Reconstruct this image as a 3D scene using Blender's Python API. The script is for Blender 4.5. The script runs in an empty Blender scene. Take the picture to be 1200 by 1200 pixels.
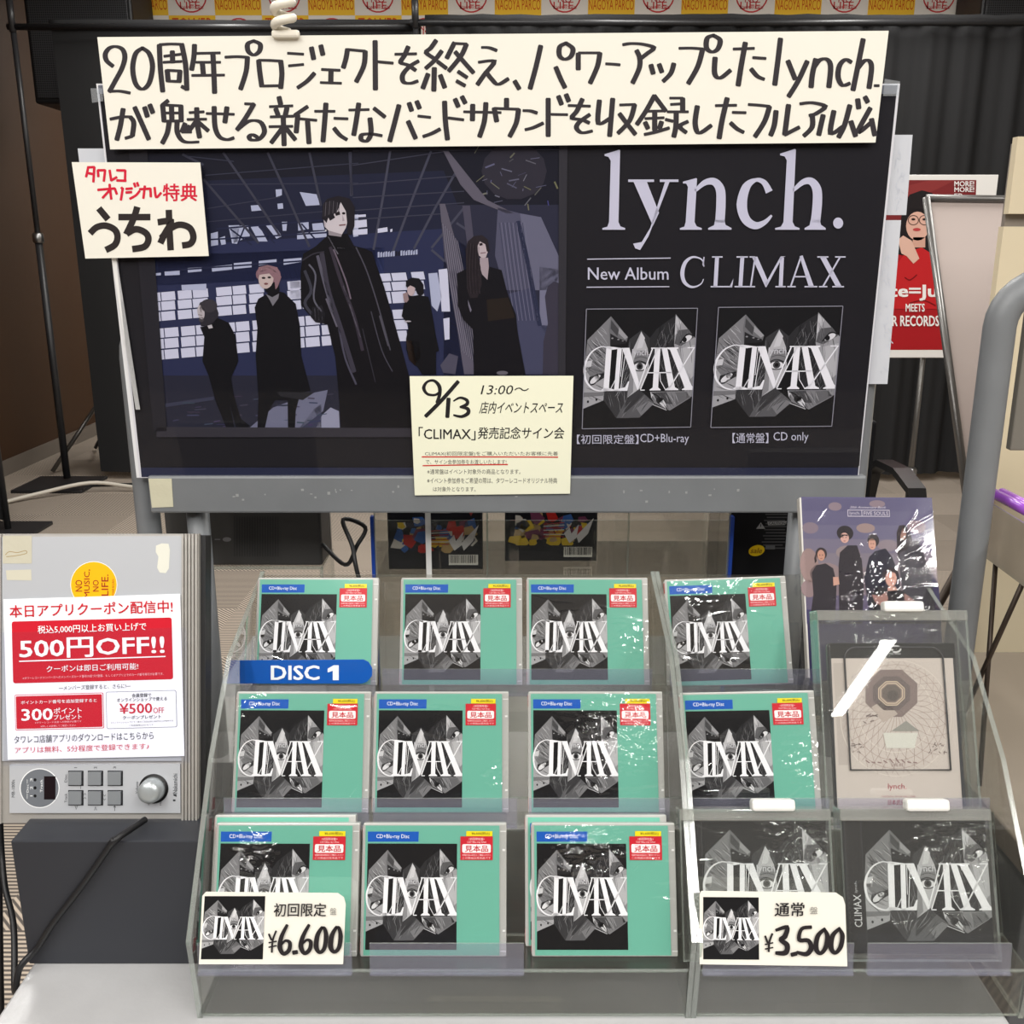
import bpy, math, random
from mathutils import Vector, Matrix, noise
R = math.radians
scene = bpy.context.scene
COL = scene.collection

# ------------------------------------------------------------------ camera, light, exposure
EYE = 1.45
cam_d = bpy.data.cameras.new('camera'); cam = bpy.data.objects.new('camera', cam_d); COL.objects.link(cam)
cam.location = (0, 0, EYE); cam.rotation_euler = (R(75), 0, 0)
cam_d.sensor_width = 36; cam_d.lens = 36 * 1150 / 1200; cam_d.clip_start = 0.02
scene.camera = cam
scene.view_settings.view_transform = 'Standard'; scene.view_settings.look = 'None'
scene.view_settings.gamma = 1; scene.view_settings.use_curve_mapping = False
scene.view_settings.exposure = 0.0
scene.cycles.transparent_max_bounces = 48
scene.cycles.max_bounces = 8
scene.cycles.glossy_bounces = 4
scene.cycles.transmission_bounces = 8
scene.cycles.sample_clamp_indirect = 4
scene.cycles.blur_glossy = 0.4
w = bpy.data.worlds.new('room_ambience'); scene.world = w; w.use_nodes = True
w.node_tree.nodes['Background'].inputs[0].default_value = (1, .97, .93, 1)
w.node_tree.nodes['Background'].inputs[1].default_value = 0.25
LAMP_W = 13.4
def tube_light(x, y, power, width=.16):
    d = bpy.data.lights.new('fluorescent_tube', 'AREA'); d.shape = 'RECTANGLE'; d.size = 1.2; d.size_y = width
    d.energy = power; d.color = (1, .98, .945)
    o = bpy.data.objects.new('fluorescent_tube', d); COL.objects.link(o)
    o.location = (x, y, 3.33); o.rotation_euler = (0, 0, R(90))
for lx in (-2.4, -.85, .9, 2.35):
    for ly, k in ((-2.0, 3.2), (-.7, 2.15), (.5, .7)):
        tube_light(lx, ly, LAMP_W * k)
tube_light(2.35, -4.2, LAMP_W * 1.0, .08)
tube_light(-2.4, -4.2, LAMP_W * 1.8)
for lx in (-1.7, .2, 2.2):
    for ly in (3.0, 5.4, 8.2):
        tube_light(lx, ly, LAMP_W * (2.5 if ly < 8 else 3.4))

# ------------------------------------------------------------------ measuring helpers
SC, CC = math.sin(R(15)), math.cos(R(15))
def ray(px, py):
    x = (px - 600) / 1150; u = (600 - py) / 1150
    return Vector((x, CC + u * SC, -SC + u * CC))
def WY(px, py, Y):
    r = ray(px, py); return Vector((0, 0, EYE)) + r * (Y / r.y)
def WZ(px, py, Z):
    r = ray(px, py); return Vector((0, 0, EYE)) + r * ((Z - EYE) / r.z)

# ------------------------------------------------------------------ materials
def lin(c):
    c = c / 255.0
    return c / 12.92 if c <= .04045 else ((c + .055) / 1.055) ** 2.4
def hexrgb(c):
    if isinstance(c, str): c = tuple(int(c[i:i + 2], 16) for i in (0, 2, 4))
    return c
_mats = {}
def mat(name, c=(200, 200, 200), rough=.5, metal=0, spec=.5, coat=0, bump=None, var=None):
    """plain Principled surface; var=(scale, amount, stretch) mottles the colour, bump=(scale, strength)"""
    if name in _mats: return _mats[name]
    m = bpy.data.materials.new(name); m.use_nodes = True; _mats[name] = m
    nt = m.node_tree; b = nt.nodes['Principled BSDF']
    rgb = tuple(lin(v) for v in hexrgb(c))
    b.inputs['Base Color'].default_value = (*rgb, 1)
    b.inputs['Roughness'].default_value = rough; b.inputs['Metallic'].default_value = metal
    b.inputs['Specular IOR Level'].default_value = spec
    if coat: b.inputs['Coat Weight'].default_value = coat; b.inputs['Coat Roughness'].default_value = .06
    tc = nt.nodes.new('ShaderNodeTexCoord')
    if var:
        mp = nt.nodes.new('ShaderNodeMapping'); mp.inputs['Scale'].default_value = var[2] if len(var) > 2 else (1, 1, 1)
        nz = nt.nodes.new('ShaderNodeTexNoise'); nz.inputs['Scale'].default_value = var[0]; nz.inputs['Detail'].default_value = 5
        nt.links.new(tc.outputs['Object'], mp.inputs[0]); nt.links.new(mp.outputs[0], nz.inputs['Vector'])
        rp = nt.nodes.new('ShaderNodeValToRGB')
        k = var[1]
        rp.color_ramp.elements[0].color = (*[v * (1 - k) for v in rgb], 1); rp.color_ramp.elements[1].color = (*[min(1, v * (1 + k)) for v in rgb], 1)
        rp.color_ramp.elements[0].position = .3; rp.color_ramp.elements[1].position = .7
        nt.links.new(nz.outputs['Fac'], rp.inputs[0]); nt.links.new(rp.outputs[0], b.inputs['Base Color'])
    if bump:
        nz = nt.nodes.new('ShaderNodeTexNoise'); nz.inputs['Scale'].default_value = bump[0]; nz.inputs['Detail'].default_value = 3
        bp = nt.nodes.new('ShaderNodeBump'); bp.inputs['Strength'].default_value = bump[1]; bp.inputs['Distance'].default_value = .01
        nt.links.new(tc.outputs['Object'], nz.inputs['Vector']); nt.links.new(nz.outputs['Fac'], bp.inputs['Height']); nt.links.new(bp.outputs[0], b.inputs['Normal'])
    return m
def ink(c, rough=.5, spec=.18):
    c = hexrgb(c); return mat('ink_%02x%02x%02x_%d' % (*[max(0, min(255, int(v))) for v in c], int(rough * 100)), c, rough, 0, spec)
def clear(name, tint=(250, 252, 251), rough=.03, ior=1.45, haze=0.0, hazec=(225, 225, 222), gain=1.0, bump=None):
    """thin clear plastic: straight-through plus Fresnel gloss, a little milky haze"""
    if name in _mats: return _mats[name]
    m = bpy.data.materials.new(name); m.use_nodes = True; _mats[name] = m
    nt = m.node_tree; nt.nodes.remove(nt.nodes['Principled BSDF'])
    out = nt.nodes['Material Output']
    t = nt.nodes.new('ShaderNodeBsdfTransparent'); t.inputs[0].default_value = (*[lin(v) for v in tint], 1)
    g = nt.nodes.new('ShaderNodeBsdfGlossy'); g.inputs['Roughness'].default_value = rough; g.inputs[0].default_value = (1, 1, 1, 1)
    d = nt.nodes.new('ShaderNodeBsdfDiffuse'); d.inputs[0].default_value = (*[lin(v) for v in hazec], 1)
    # Schlick reflectance of a thin sheet, the same from both sides
    f0 = ((ior - 1) / (ior + 1)) ** 2; gm = nt.nodes.new('ShaderNodeNewGeometry')
    def mth(op, a, b_):
        n = nt.nodes.new('ShaderNodeMath'); n.operation = op
        for i, q in enumerate((a, b_)):
            if isinstance(q, (int, float)): n.inputs[i].default_value = q
            else: nt.links.new(q, n.inputs[i])
        return n.outputs[0]
    dt = nt.nodes.new('ShaderNodeVectorMath'); dt.operation = 'DOT_PRODUCT'; nt.links.new(gm.outputs['Normal'], dt.inputs[0]); nt.links.new(gm.outputs['Incoming'], dt.inputs[1])
    cs = mth('SUBTRACT', 1.0, mth('ABSOLUTE', dt.outputs['Value'], 0.0)); fr = mth('ADD', mth('MULTIPLY', mth('POWER', cs, 5.0), 1 - f0), f0)
    ma = nt.nodes.new('ShaderNodeMath'); ma.operation = 'MULTIPLY'; ma.inputs[1].default_value = gain; ma.use_clamp = True
    x1 = nt.nodes.new('ShaderNodeMixShader'); x2 = nt.nodes.new('ShaderNodeMixShader'); x1.inputs[0].default_value = haze
    nt.links.new(t.outputs[0], x1.inputs[1]); nt.links.new(d.outputs[0], x1.inputs[2])
    nt.links.new(fr, ma.inputs[0]); nt.links.new(ma.outputs[0], x2.inputs[0])
    nt.links.new(x1.outputs[0], x2.inputs[1]); nt.links.new(g.outputs[0], x2.inputs[2]); nt.links.new(x2.outputs[0], out.inputs[0])
    if bump:
        tc = nt.nodes.new('ShaderNodeTexCoord'); nz = nt.nodes.new('ShaderNodeTexNoise'); nz.inputs['Scale'].default_value = bump[0]
        bp = nt.nodes.new('ShaderNodeBump'); bp.inputs['Strength'].default_value = bump[1]; bp.inputs['Distance'].default_value = .01
        nt.links.new(tc.outputs['Object'], nz.inputs['Vector']); nt.links.new(nz.outputs['Fac'], bp.inputs['Height'])
        nt.links.new(bp.outputs[0], g.inputs['Normal'])
    return m
ACRYL = clear('clear_acrylic', (240, 240, 238), .02, 1.5, .01, gain=1.3)
BOXCLR = clear('security_case_plastic', (250, 251, 250), .02, 1.5, .025, gain=1.5)
EDGE = clear('acrylic_cut_edge', (232, 240, 235), .12, 1.5, .34, (186, 192, 186), gain=1.5)
LIP = clear('label_strip_plastic', (244, 244, 249), .04, 1.45, .10, (182, 182, 200))
WRAP = clear('shrink_wrap_film', (252, 252, 252), .07, 1.5, .0, gain=1.5)
SHEET = clear('clear_cover_sheet', (242, 242, 246), .035, 1.42, .0, gain=.5)
CASEP = clear('case_plastic', (236, 236, 234), .06, 1.5, .22, (205, 205, 200))
PAPER = mat('card_paper', (233, 230, 219), .65, 0, .25)
GREYM = mat('grey_painted_steel', (116, 119, 122), .42, 0, .5, 0, (220, .02), (14, .06))

# ------------------------------------------------------------------ mesh builder
class MB:
    def __init__(s): s.v = []; s.f = []; s.k = []; s.mats = []
    def mi(s, m):
        if m not in s.mats: s.mats.append(m)
        return s.mats.index(m)
    def add(s, vs, fs, m):
        b = len(s.v); k = s.mi(m)
        s.v += [Vector(p) for p in vs]
        for f in fs: s.f.append(tuple(i + b for i in f)); s.k.append(k)
    def box(s, lo, hi, m, M=None, edge=None, thin=None):
        (x0, y0, z0), (x1, y1, z1) = lo, hi
        vs = [Vector(p) for p in ((x0, y0, z0), (x1, y0, z0), (x1, y1, z0), (x0, y1, z0), (x0, y0, z1), (x1, y0, z1), (x1, y1, z1), (x0, y1, z1))]
        if M: vs = [M @ p for p in vs]
        fs = [(0, 3, 2, 1), (4, 5, 6, 7), (0, 1, 5, 4), (1, 2, 6, 5), (2, 3, 7, 6), (3, 0, 4, 7)]
        if edge is None: s.add(vs, fs, m)
        else:
            big = {'x': (3, 5), 'y': (2, 4), 'z': (0, 1)}[thin]
            s.add(vs, [fs[i] for i in big], m); s.add(vs, [fs[i] for i in range(6) if i not in big], edge)
    def prism(s, poly, d, m, edge=None):
        """poly: list of 3D points (planar), d: extrusion vector"""
        n = len(poly); d = Vector(d); a = [Vector(p) for p in poly]; b = [p + d for p in a]
        s.add(a + b, [tuple(range(n))[::-1], tuple(range(n, 2 * n))], m)
        s.add(a + b, [(i, (i + 1) % n, n + (i + 1) % n, n + i) for i in range(n)], edge or m)
    def tube(s, path, r, m, n=10, closed=False):
        P = [Vector(p) for p in path]; N = len(P); rs = r if isinstance(r, (list, tuple)) else [r] * N
        vs = []; up = None
        for i, p in enumerate(P):
            t = (P[min(i + 1, N - 1)] - P[max(i - 1, 0)]).normalized()
            if up is None:
                up = Vector((0, 0, 1)) if abs(t.z) < .9 else Vector((1, 0, 0))
            side = t.cross(up)
            if side.length < 1e-6: side = t.orthogonal()
            side.normalize(); up = side.cross(t).normalized()
            for j in range(n):
                a = 2 * math.pi * j / n; vs.append(p + (side * math.cos(a) + up * math.sin(a)) * rs[i])
        fs = [(i * n + j, i * n + (j + 1) % n, (i + 1) * n + (j + 1) % n, (i + 1) * n + j) for i in range(N - 1) for j in range(n)]
        fs += [tuple(range(n))[::-1], tuple(range((N - 1) * n, N * n))]
        s.add(vs, fs, m)
    def lathe(s, prof, m, M=None, n=28):
        vs = []
        for (r, z) in prof:
            for j in range(n):
                a = 2 * math.pi * j / n; p = Vector((r * math.cos(a), r * math.sin(a), z)); vs.append(M @ p if M else p)
        N = len(prof)
        fs = [(i * n + j, i * n + (j + 1) % n, (i + 1) * n + (j + 1) % n, (i + 1) * n + j) for i in range(N - 1) for j in range(n)]
        fs += [tuple(range(n))[::-1], tuple(range((N - 1) * n, N * n))]
        s.add(vs, fs, m)
    def grid(s, fn, nu, nv, m):
        vs = [fn(i / nu, j / nv) for j in range(nv + 1) for i in range(nu + 1)]
        fs = [(j * (nu + 1) + i, j * (nu + 1) + i + 1, (j + 1) * (nu + 1) + i + 1, (j + 1) * (nu + 1) + i) for j in range(nv) for i in range(nu)]
        s.add(vs, fs, m)
    def build(s, name, parent=None, smooth=False, bevel=0, local=False):
        if parent is not None:
            vs = s.v if local else [parent['_M'] @ p for p in s.v]; loc = None
        else:
            xs = [p.x for p in s.v]; ys = [p.y for p in s.v]; zs = [p.z for p in s.v]
            loc = Vector(((min(xs) + max(xs)) / 2, (min(ys) + max(ys)) / 2, min(zs))); vs = [p - loc for p in s.v]
        me = bpy.data.meshes.new(name); me.from_pydata([tuple(p) for p in vs], [], s.f)
        for m in s.mats: me.materials.append(m)
        me.polygons.foreach_set('material_index', s.k)
        if smooth: me.polygons.foreach_set('use_smooth', [True] * len(s.f))
        me.update()
        o = bpy.data.objects.new(name, me); COL.objects.link(o)
        if loc is not None: o.location = loc
        if parent is not None: o.parent = parent['_o']
        if bevel:
            b = o.modifiers.new('bevel', 'BEVEL'); b.width = bevel; b.segments = 2; b.limit_method = 'ANGLE'; b.angle_limit = R(40)
        if smooth and bevel == 0: pass
        return o
def as_parent(o, loc=(0, 0, 0), rot=None):
    M = Matrix.Translation(Vector(loc)) @ (rot.to_4x4() if rot else Matrix())
    return {'_o': o, '_M': M.inverted()}
def thing(name, label, cat, loc, rx=0, ry=0, rz=0, group=None):
    o = bpy.data.objects.new(name, None); COL.objects.link(o); o.empty_display_size = .05
    o.location = loc; o.rotation_euler = (rx, ry, rz)
    tag(o, label, cat, group)
    from mathutils import Euler
    return as_parent(o, loc, Euler((rx, ry, rz)).to_matrix())
def tag(o, label, cat, group=None):
    o['label'] = label; o['category'] = cat
    if group: o['group'] = group
    return o
def sub(o, t):          # a part as parent of sub-parts (parts keep their thing's frame)
    return {'_o': o, '_M': t['_M']}
def struct(o): o['kind'] = 'structure'; return o
def copy_tree(root, loc, label):
    r = root.copy(); COL.objects.link(r); r.location = loc; r['label'] = label
    for ch in list(root.children):
        c = ch.copy(); COL.objects.link(c); c.parent = r
        for g in list(ch.children):
            d = g.copy(); COL.objects.link(d); d.parent = c
    return r

# ------------------------------------------------------------------ flat printing on sheets
_txt = {}
_asp = {}
def text_geo(s):
    k = s
    if k in _txt: return _txt[k]
    c = bpy.data.curves.new('lettering', 'FONT'); c.body = s; c.resolution_u = 2
    o = bpy.data.objects.new('lettering', c); COL.objects.link(o); bpy.context.view_layer.update()
    me = bpy.data.meshes.new_from_object(o.evaluated_get(bpy.context.evaluated_depsgraph_get()))
    vs = [(v.co.x, v.co.y) for v in me.vertices]; fs = [tuple(p.vertices) for p in me.polygons]
    bpy.data.objects.remove(o); bpy.data.curves.remove(c); bpy.data.meshes.remove(me)
    xs = [v[0] for v in vs]; ys = [v[1] for v in vs]; x0, x1, y0, y1 = min(xs), max(xs), min(ys), max(ys)
    _asp[s] = max(.2, (x1 - x0) / max(1e-6, y1 - y0))
    _txt[k] = ([((x - x0) / (x1 - x0), (y - y0) / max(1e-6, y1 - y0)) for x, y in vs], fs)
    return _txt[k]
class Frame:
    """a flat sheet: origin, right and up unit vectors"""
    def __init__(s, O, U, V):
        s.O = Vector(O); s.U = Vector(U).normalized(); s.N = s.U.cross(Vector(V)).normalized(); s.V = s.N.cross(s.U).normalized()
    def at(s, u, v, h=0): return s.O + s.U * u + s.V * v + s.N * h
    def px(s, x, y):       # photo measurement -> position on the sheet
        r = ray(x, y); E = Vector((0, 0, EYE)); k = (s.O - E).dot(s.N) / r.dot(s.N); p = E + r * k - s.O
        return p.dot(s.U), p.dot(s.V)
def quadmap(src, w, h):
    """four measured corners (tl,tr,br,bl) -> rectangle (0..w, 0..h), v up"""
    dst = [(0, h), (w, h), (w, 0), (0, 0)]
    A = []
    for (x, y), (u, v) in zip(src, dst):
        A.append([x, y, 1, 0, 0, 0, -u * x, -u * y, u]); A.append([0, 0, 0, x, y, 1, -v * x, -v * y, v])
    n = 8
    for i in range(n):
        p = max(range(i, n), key=lambda r: abs(A[r][i])); A[i], A[p] = A[p], A[i]
        for r in range(n):
            if r != i:
                f = A[r][i] / A[i][i]
                for c in range(i, n + 1): A[r][c] -= f * A[i][c]
    H = [A[i][n] / A[i][i] for i in range(n)]
    def fn(x, y):
        d = H[6] * x + H[7] * y + 1
        return (H[0] * x + H[1] * y + H[2]) / d, (H[3] * x + H[4] * y + H[5]) / d
    return fn
class Art:
    def __init__(s, mb, frame, fn, h0=.0002, eps=.00006, rough=.5, spec=.18):
        s.mb = mb; s.F = frame; s.fn = fn; s.h0 = h0; s.eps = eps; s.L = 0; s.tr = (0, 0, 1); s.rough = rough; s.spec = spec
    def crop(s, ox, oy, sc): s.tr = (ox, oy, sc); return s
    def P(s, x, y):
        ox, oy, sc = s.tr; u, v = s.fn(ox + x / sc, oy + y / sc)
        return s.F.at(u, v, s.h0 + s.L * s.eps)
    def col(s, c): return c if not isinstance(c, (str, tuple)) else ink(c, s.rough, s.spec)
    def up(s, n=1): s.L += n; return s
    def poly(s, pts, c):
        vs = [s.P(*p) for p in pts]
        a = sum((vs[i] - vs[0]).cross(vs[i + 1] - vs[0]).dot(s.F.N) for i in range(1, len(vs) - 1))
        s.mb.add(vs if a > 0 else vs[::-1], [tuple(range(len(vs)))], s.col(c))
    def rect(s, x0, y0, x1, y1, c): s.poly([(x0, y0), (x1, y0), (x1, y1), (x0, y1)], c)
    def rrect(s, x0, y0, x1, y1, r, c):
        pts = []
        for cx, cy, a0 in ((x1 - r, y0 + r, -90), (x1 - r, y1 - r, 0), (x0 + r, y1 - r, 90), (x0 + r, y0 + r, 180)):
            for i in range(5):
                a = R(a0 + i * 22.5); pts.append((cx + r * math.cos(a), cy + r * math.sin(a)))
        s.poly(pts, c)
    def ell(s, cx, cy, rx, ry, c, n=20, rot=0):
        cr, sr = math.cos(R(rot)), math.sin(R(rot))
        s.poly([(cx + rx * math.cos(t) * cr - ry * math.sin(t) * sr, cy + rx * math.cos(t) * sr + ry * math.sin(t) * cr) for t in [2 * math.pi * i / n for i in range(n)]], c)
    def ring(s, cx, cy, rx, ry, w, c, n=28, a0=0, a1=360):
        pts = [(cx + rx * math.cos(R(a0 + (a1 - a0) * i / n)), cy + ry * math.sin(R(a0 + (a1 - a0) * i / n))) for i in range(n + 1)]
        s.stroke(pts, w, c, False)
    def stroke(s, pts, w, c, smooth=True, chisel=None, cap=True):
        """marker line through pts; w = width or list; chisel=(thin, thick) makes near-horizontal runs thin"""
        if smooth and len(pts) > 2:
            q = []
            for i in range(len(pts) - 1):
                p0 = pts[max(i - 1, 0)]; p1 = pts[i]; p2 = pts[i + 1]; p3 = pts[min(i + 2, len(pts) - 1)]
                for k in range(5):
                    t = k / 5
                    q.append(tuple(.5 * (2 * p1[d] + (p2[d] - p0[d]) * t + (2 * p0[d] - 5 * p1[d] + 4 * p2[d] - p3[d]) * t * t + (3 * p1[d] - p0[d] - 3 * p2[d] + p3[d]) * t ** 3) for d in (0, 1)))
            q.append(pts[-1])
            ws = None
            if isinstance(w, list):
                ws = []
                for i in range(len(pts) - 1):
                    for k in range(5): ws.append(w[i] + (w[i + 1] - w[i]) * k / 5)
                ws.append(w[-1])
            pts = q
        else: ws = w if isinstance(w, list) else None
        n = len(pts); L = []; Rr = []
        for i in range(n):
            a = pts[max(i - 1, 0)]; b = pts[min(i + 1, n - 1)]
            dx, dy = b[0] - a[0], b[1] - a[1]; l = math.hypot(dx, dy) or 1; dx /= l; dy /= l
            ww = ws[i] if ws else (w if chisel is None else chisel[0] + (chisel[1] - chisel[0]) * abs(dy) ** 1.1)
            if 0 < i < n - 1:
                e0 = (pts[i][0] - a[0], pts[i][1] - a[1]); e1 = (b[0] - pts[i][0], b[1] - pts[i][1])
                m0 = math.hypot(*e0) or 1; m1 = math.hypot(*e1) or 1
                cs = max(-1, min(1, (e0[0] * e1[0] + e0[1] * e1[1]) / m0 / m1)); ww *= min(1.35, 1 / max(.3, math.sqrt((1 + cs) / 2)))
            L.append((pts[i][0] - dy * ww / 2, pts[i][1] + dx * ww / 2)); Rr.append((pts[i][0] + dy * ww / 2, pts[i][1] - dx * ww / 2))
            if cap and i in (0, n - 1):
                sg = -1 if i == 0 else 1; e = ww * .22 * sg
                cpt = [(pts[i][0] - dy * ww * .36 + dx * e, pts[i][1] + dx * ww * .36 + dy * e), (pts[i][0] + dy * ww * .36 + dx * e, pts[i][1] - dx * ww * .36 + dy * e)]
                s.poly([L[-1], cpt[0], cpt[1], Rr[-1]], c)
        m = s.col(c)
        vs = [s.P(*p) for p in L] + [s.P(*p) for p in Rr]
        fl = (vs[1] - vs[0]).cross(vs[n] - vs[0]).dot(s.F.N) > 0
        s.mb.add(vs, [((i, i + 1, n + i + 1, n + i) if fl else (i, n + i, n + i + 1, i + 1)) for i in range(n - 1)], m)
    def text(s, t, x0, y0, x1, y1, c, bold=0.0, shear=0.0, rot=0):
        vs, fs = text_geo(t); m = s.col(c); L0 = s.L; asp = _asp[t]; bold *= .62
        for k, (dx, dy) in enumerate(((0, 0),) if not bold else ((-1, -.7), (1, -.7), (-1, .7), (1, .7))):
            q = []; s.L = L0 + k * .4
            for a, b in vs:
                a += dx * bold / asp; b += dy * bold
                if rot == 0: q.append(s.P(x0 + a * (x1 - x0) + shear * (b - .5) * (y1 - y0), y1 - b * (y1 - y0)))
                elif rot == 90: q.append(s.P(x0 + (1 - b) * (x1 - x0), y1 - a * (y1 - y0)))     # reads upwards
            s.mb.add(q, fs, m)
        s.L = L0

# ------------------------------------------------------------------ room
def floor_mat():
    m = bpy.data.materials.new('striped_carpet_tiles'); m.use_nodes = True; nt = m.node_tree; b = nt.nodes['Principled BSDF']
    b.inputs['Roughness'].default_value = .9; b.inputs['Specular IOR Level'].default_value = .15
    N = lambda t: nt.nodes.new(t)
    tc = N('ShaderNodeTexCoord'); sep = N('ShaderNodeSeparateXYZ'); nt.links.new(tc.outputs['Object'], sep.inputs[0])
    def math_(op, a, b_=None):
        n = N('ShaderNodeMath'); n.operation = op
        for i, q in enumerate((a, b_)):
            if q is None: continue
            if isinstance(q, (int, float)): n.inputs[i].default_value = q
            else: nt.links.new(q, n.inputs[i])
        return n.outputs[0]
    px_, py_ = math_('DIVIDE', sep.outputs[0], .5), math_('DIVIDE', sep.outputs[1], .5)
    par = math_('MODULO', math_('ABSOLUTE', math_('ADD', math_('FLOOR', px_), math_('FLOOR', py_))), 2)
    s1 = math_('SINE', math_('MULTIPLY', sep.outputs[1], 2 * math.pi / .0135)); s2 = math_('SINE', math_('MULTIPLY', math_('ADD', math_('MULTIPLY', sep.outputs[0], .8), math_('MULTIPLY', sep.outputs[1], .8)), 2 * math.pi / .0145))
    mx = N('ShaderNodeMix'); mx.data_type = 'FLOAT'; nt.links.new(par, mx.inputs[0]); nt.links.new(s1, mx.inputs[2]); nt.links.new(s2, mx.inputs[3])
    rp = N('ShaderNodeValToRGB'); e = rp.color_ramp.elements
    e[0].position = .3; e[0].color = (lin(88), lin(82), lin(78), 1); e[1].position = .7; e[1].color = (lin(176), lin(163), lin(148), 1)
    nt.links.new(math_('ADD', math_('MULTIPLY', mx.outputs[0], .5), .5), rp.inputs[0])
    wn = N('ShaderNodeTexWhiteNoise'); wn.noise_dimensions = '2D'
    cb = N('ShaderNodeCombineXYZ'); nt.links.new(math_('FLOOR', px_), cb.inputs[0]); nt.links.new(math_('FLOOR', py_), cb.inputs[1]); nt.links.new(cb.outputs[0], wn.inputs['Vector'])
    hsv = N('ShaderNodeHueSaturation'); nt.links.new(math_('ADD', math_('MULTIPLY', wn.outputs['Value'], .35), .95), hsv.inputs['Value'])
    nt.links.new(rp.outputs[0], hsv.inputs['Color']); nt.links.new(hsv.outputs[0], b.inputs['Base Color'])
    return m
def slab(name, lo, hi, m):
    b = MB(); b.box(lo, hi, m); return struct(b.build(name))
WALLP = mat('warm_white_wall', (186, 180, 172), .8, 0, .2)
f = MB(); f.box((-3.5, -5, -.1), (5.2, 9.7, 0), floor_mat()); fo = f.build('floor'); struct(fo)
slab('ceiling', (-3.5, -5, 3.4), (5.2, 9.7, 3.5), mat('ceiling_panel', (205, 203, 198), .9, 0, .1))
slab('wall_back', (-3.5, 9.6, 0), (5.2, 9.7, 3.4), WALLP)
slab('wall_front', (-3.5, -5, 0), (5.2, -4.9, 3.4), mat('shop_wall', (66, 60, 56), .7, 0, .2, 0, (1.4, .5)))
slab('wall_right', (5.1, -5, 0), (5.2, 9.7, 3.4), WALLP)
WOOD = mat('brown_wood_veneer', (62, 38, 18), .5, 0, .3, 0, (3, .25, (6, 6, .6)))
slab('wall_left', (-3.5, -5, 0), (-3.36, 9.6, 3.4), WOOD)
slab('baseboard_left', (-3.36, -5, 0), (-3.345, 9.6, .1), mat('grey_baseboard', (112, 104, 96), .5))

# ------------------------------------------------------------------ curtains on pipe stands
CLOTH = mat('black_drape_cloth', (42, 42, 43), .85, 0, .2, 0, (9, .15, (3, 3, .4)))
PIPE = mat('black_pipe', (38, 38, 40), .4, 0, .5)
def curtain(label, x0, x1, Y, z0, z1, fold, seed, amp):
    rnd = random.Random(seed); b = MB(); n = int((x1 - x0) / .02); ph = [rnd.uniform(0, 6.28) for _ in range(6)]
    def fold_y(x, v):
        a = amp * (1.0 - .55 * v)
        return a * (math.sin(x * fold + ph[0] + .8 * math.sin(x * 1.7 + ph[1])) + .5 * math.sin(x * fold * 2.3 + ph[2]) + .6 * math.sin(x * fold * .37 + ph[3]))
    def front(u, v):
        x = x0 + (x1 - x0) * u; return (x, Y + fold_y(x, v), z0 + (z1 - z0) * v)
    def back(u, v):
        x = x1 - (x1 - x0) * u; return (x, Y + .012 + fold_y(x, v), z0 + (z1 - z0) * v)
    b.grid(front, n, 6, CLOTH); b.grid(back, n, 6, CLOTH)
    hem = 7; b.tube([(x0 + (x1 - x0) * i / 40, Y + fold_y(x0 + (x1 - x0) * i / 40, 1), z1) for i in range(41)], .03, CLOTH, hem)
    return tag(b.build('curtain', smooth=True), label, 'curtain')
curtain('flat black drape hanging behind the pinned poster, open edge beside the brown wall', -2.68, -.53, 6.24, .05, WY(300, 29, 6.24).z, 4.0, 3, .018)
curtain('pleated black drape running behind the red portrait poster', -.5, 3.9, 6.2, .05, WY(850, 23, 6.2).z, 26.0, 5, .03)
def pole(T, x, y, z1):
    b = MB(); b.tube([(x, y, .03), (x, y, z1 * .55)], .022, PIPE); b.tube([(x, y, z1 * .55), (x, y, z1)], .016, PIPE); b.build('pole', T, True)
    c = MB(); c.lathe([(.028, 0), (.032, .01), (.032, .05), (.026, .06)], mat('steel_collar', (150, 150, 150), .3, 1), Matrix.Translation((x, y, z1 * .55))); c.build('collar', T, True)
    c = MB(); c.box((x - .22, y - .3, 0), (x + .22, y + .1, .02), PIPE); c.build('base_plate', T, bevel=.006)
def drape_stand(label, x, y, x2, z1):
    T = thing('drape_stand', label, 'stand', (x, y, 0))
    pole(T, x, y, z1)
    b = MB(); b.tube([(x - .03, y, z1 - .02), (x2, y, z1 - .02)], .018, PIPE); b.build('crossbar', T, True)
    b = MB(); b.tube([(x, y - .005, z1 - .05), (x, y - .005, z1 + .12)], .02, PIPE, 8); b.build('hook_end', T, True)
drape_stand('tall thin black pole stand holding the top bar at the brown wall', -2.86, 6.15, -.56, WY(300, 27, 6.15).z)
drape_stand('black pole stand rising between the two drapes above the handwritten banner', -.55, 6.12, 3.9, WY(850, 22, 6.12).z)
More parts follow.
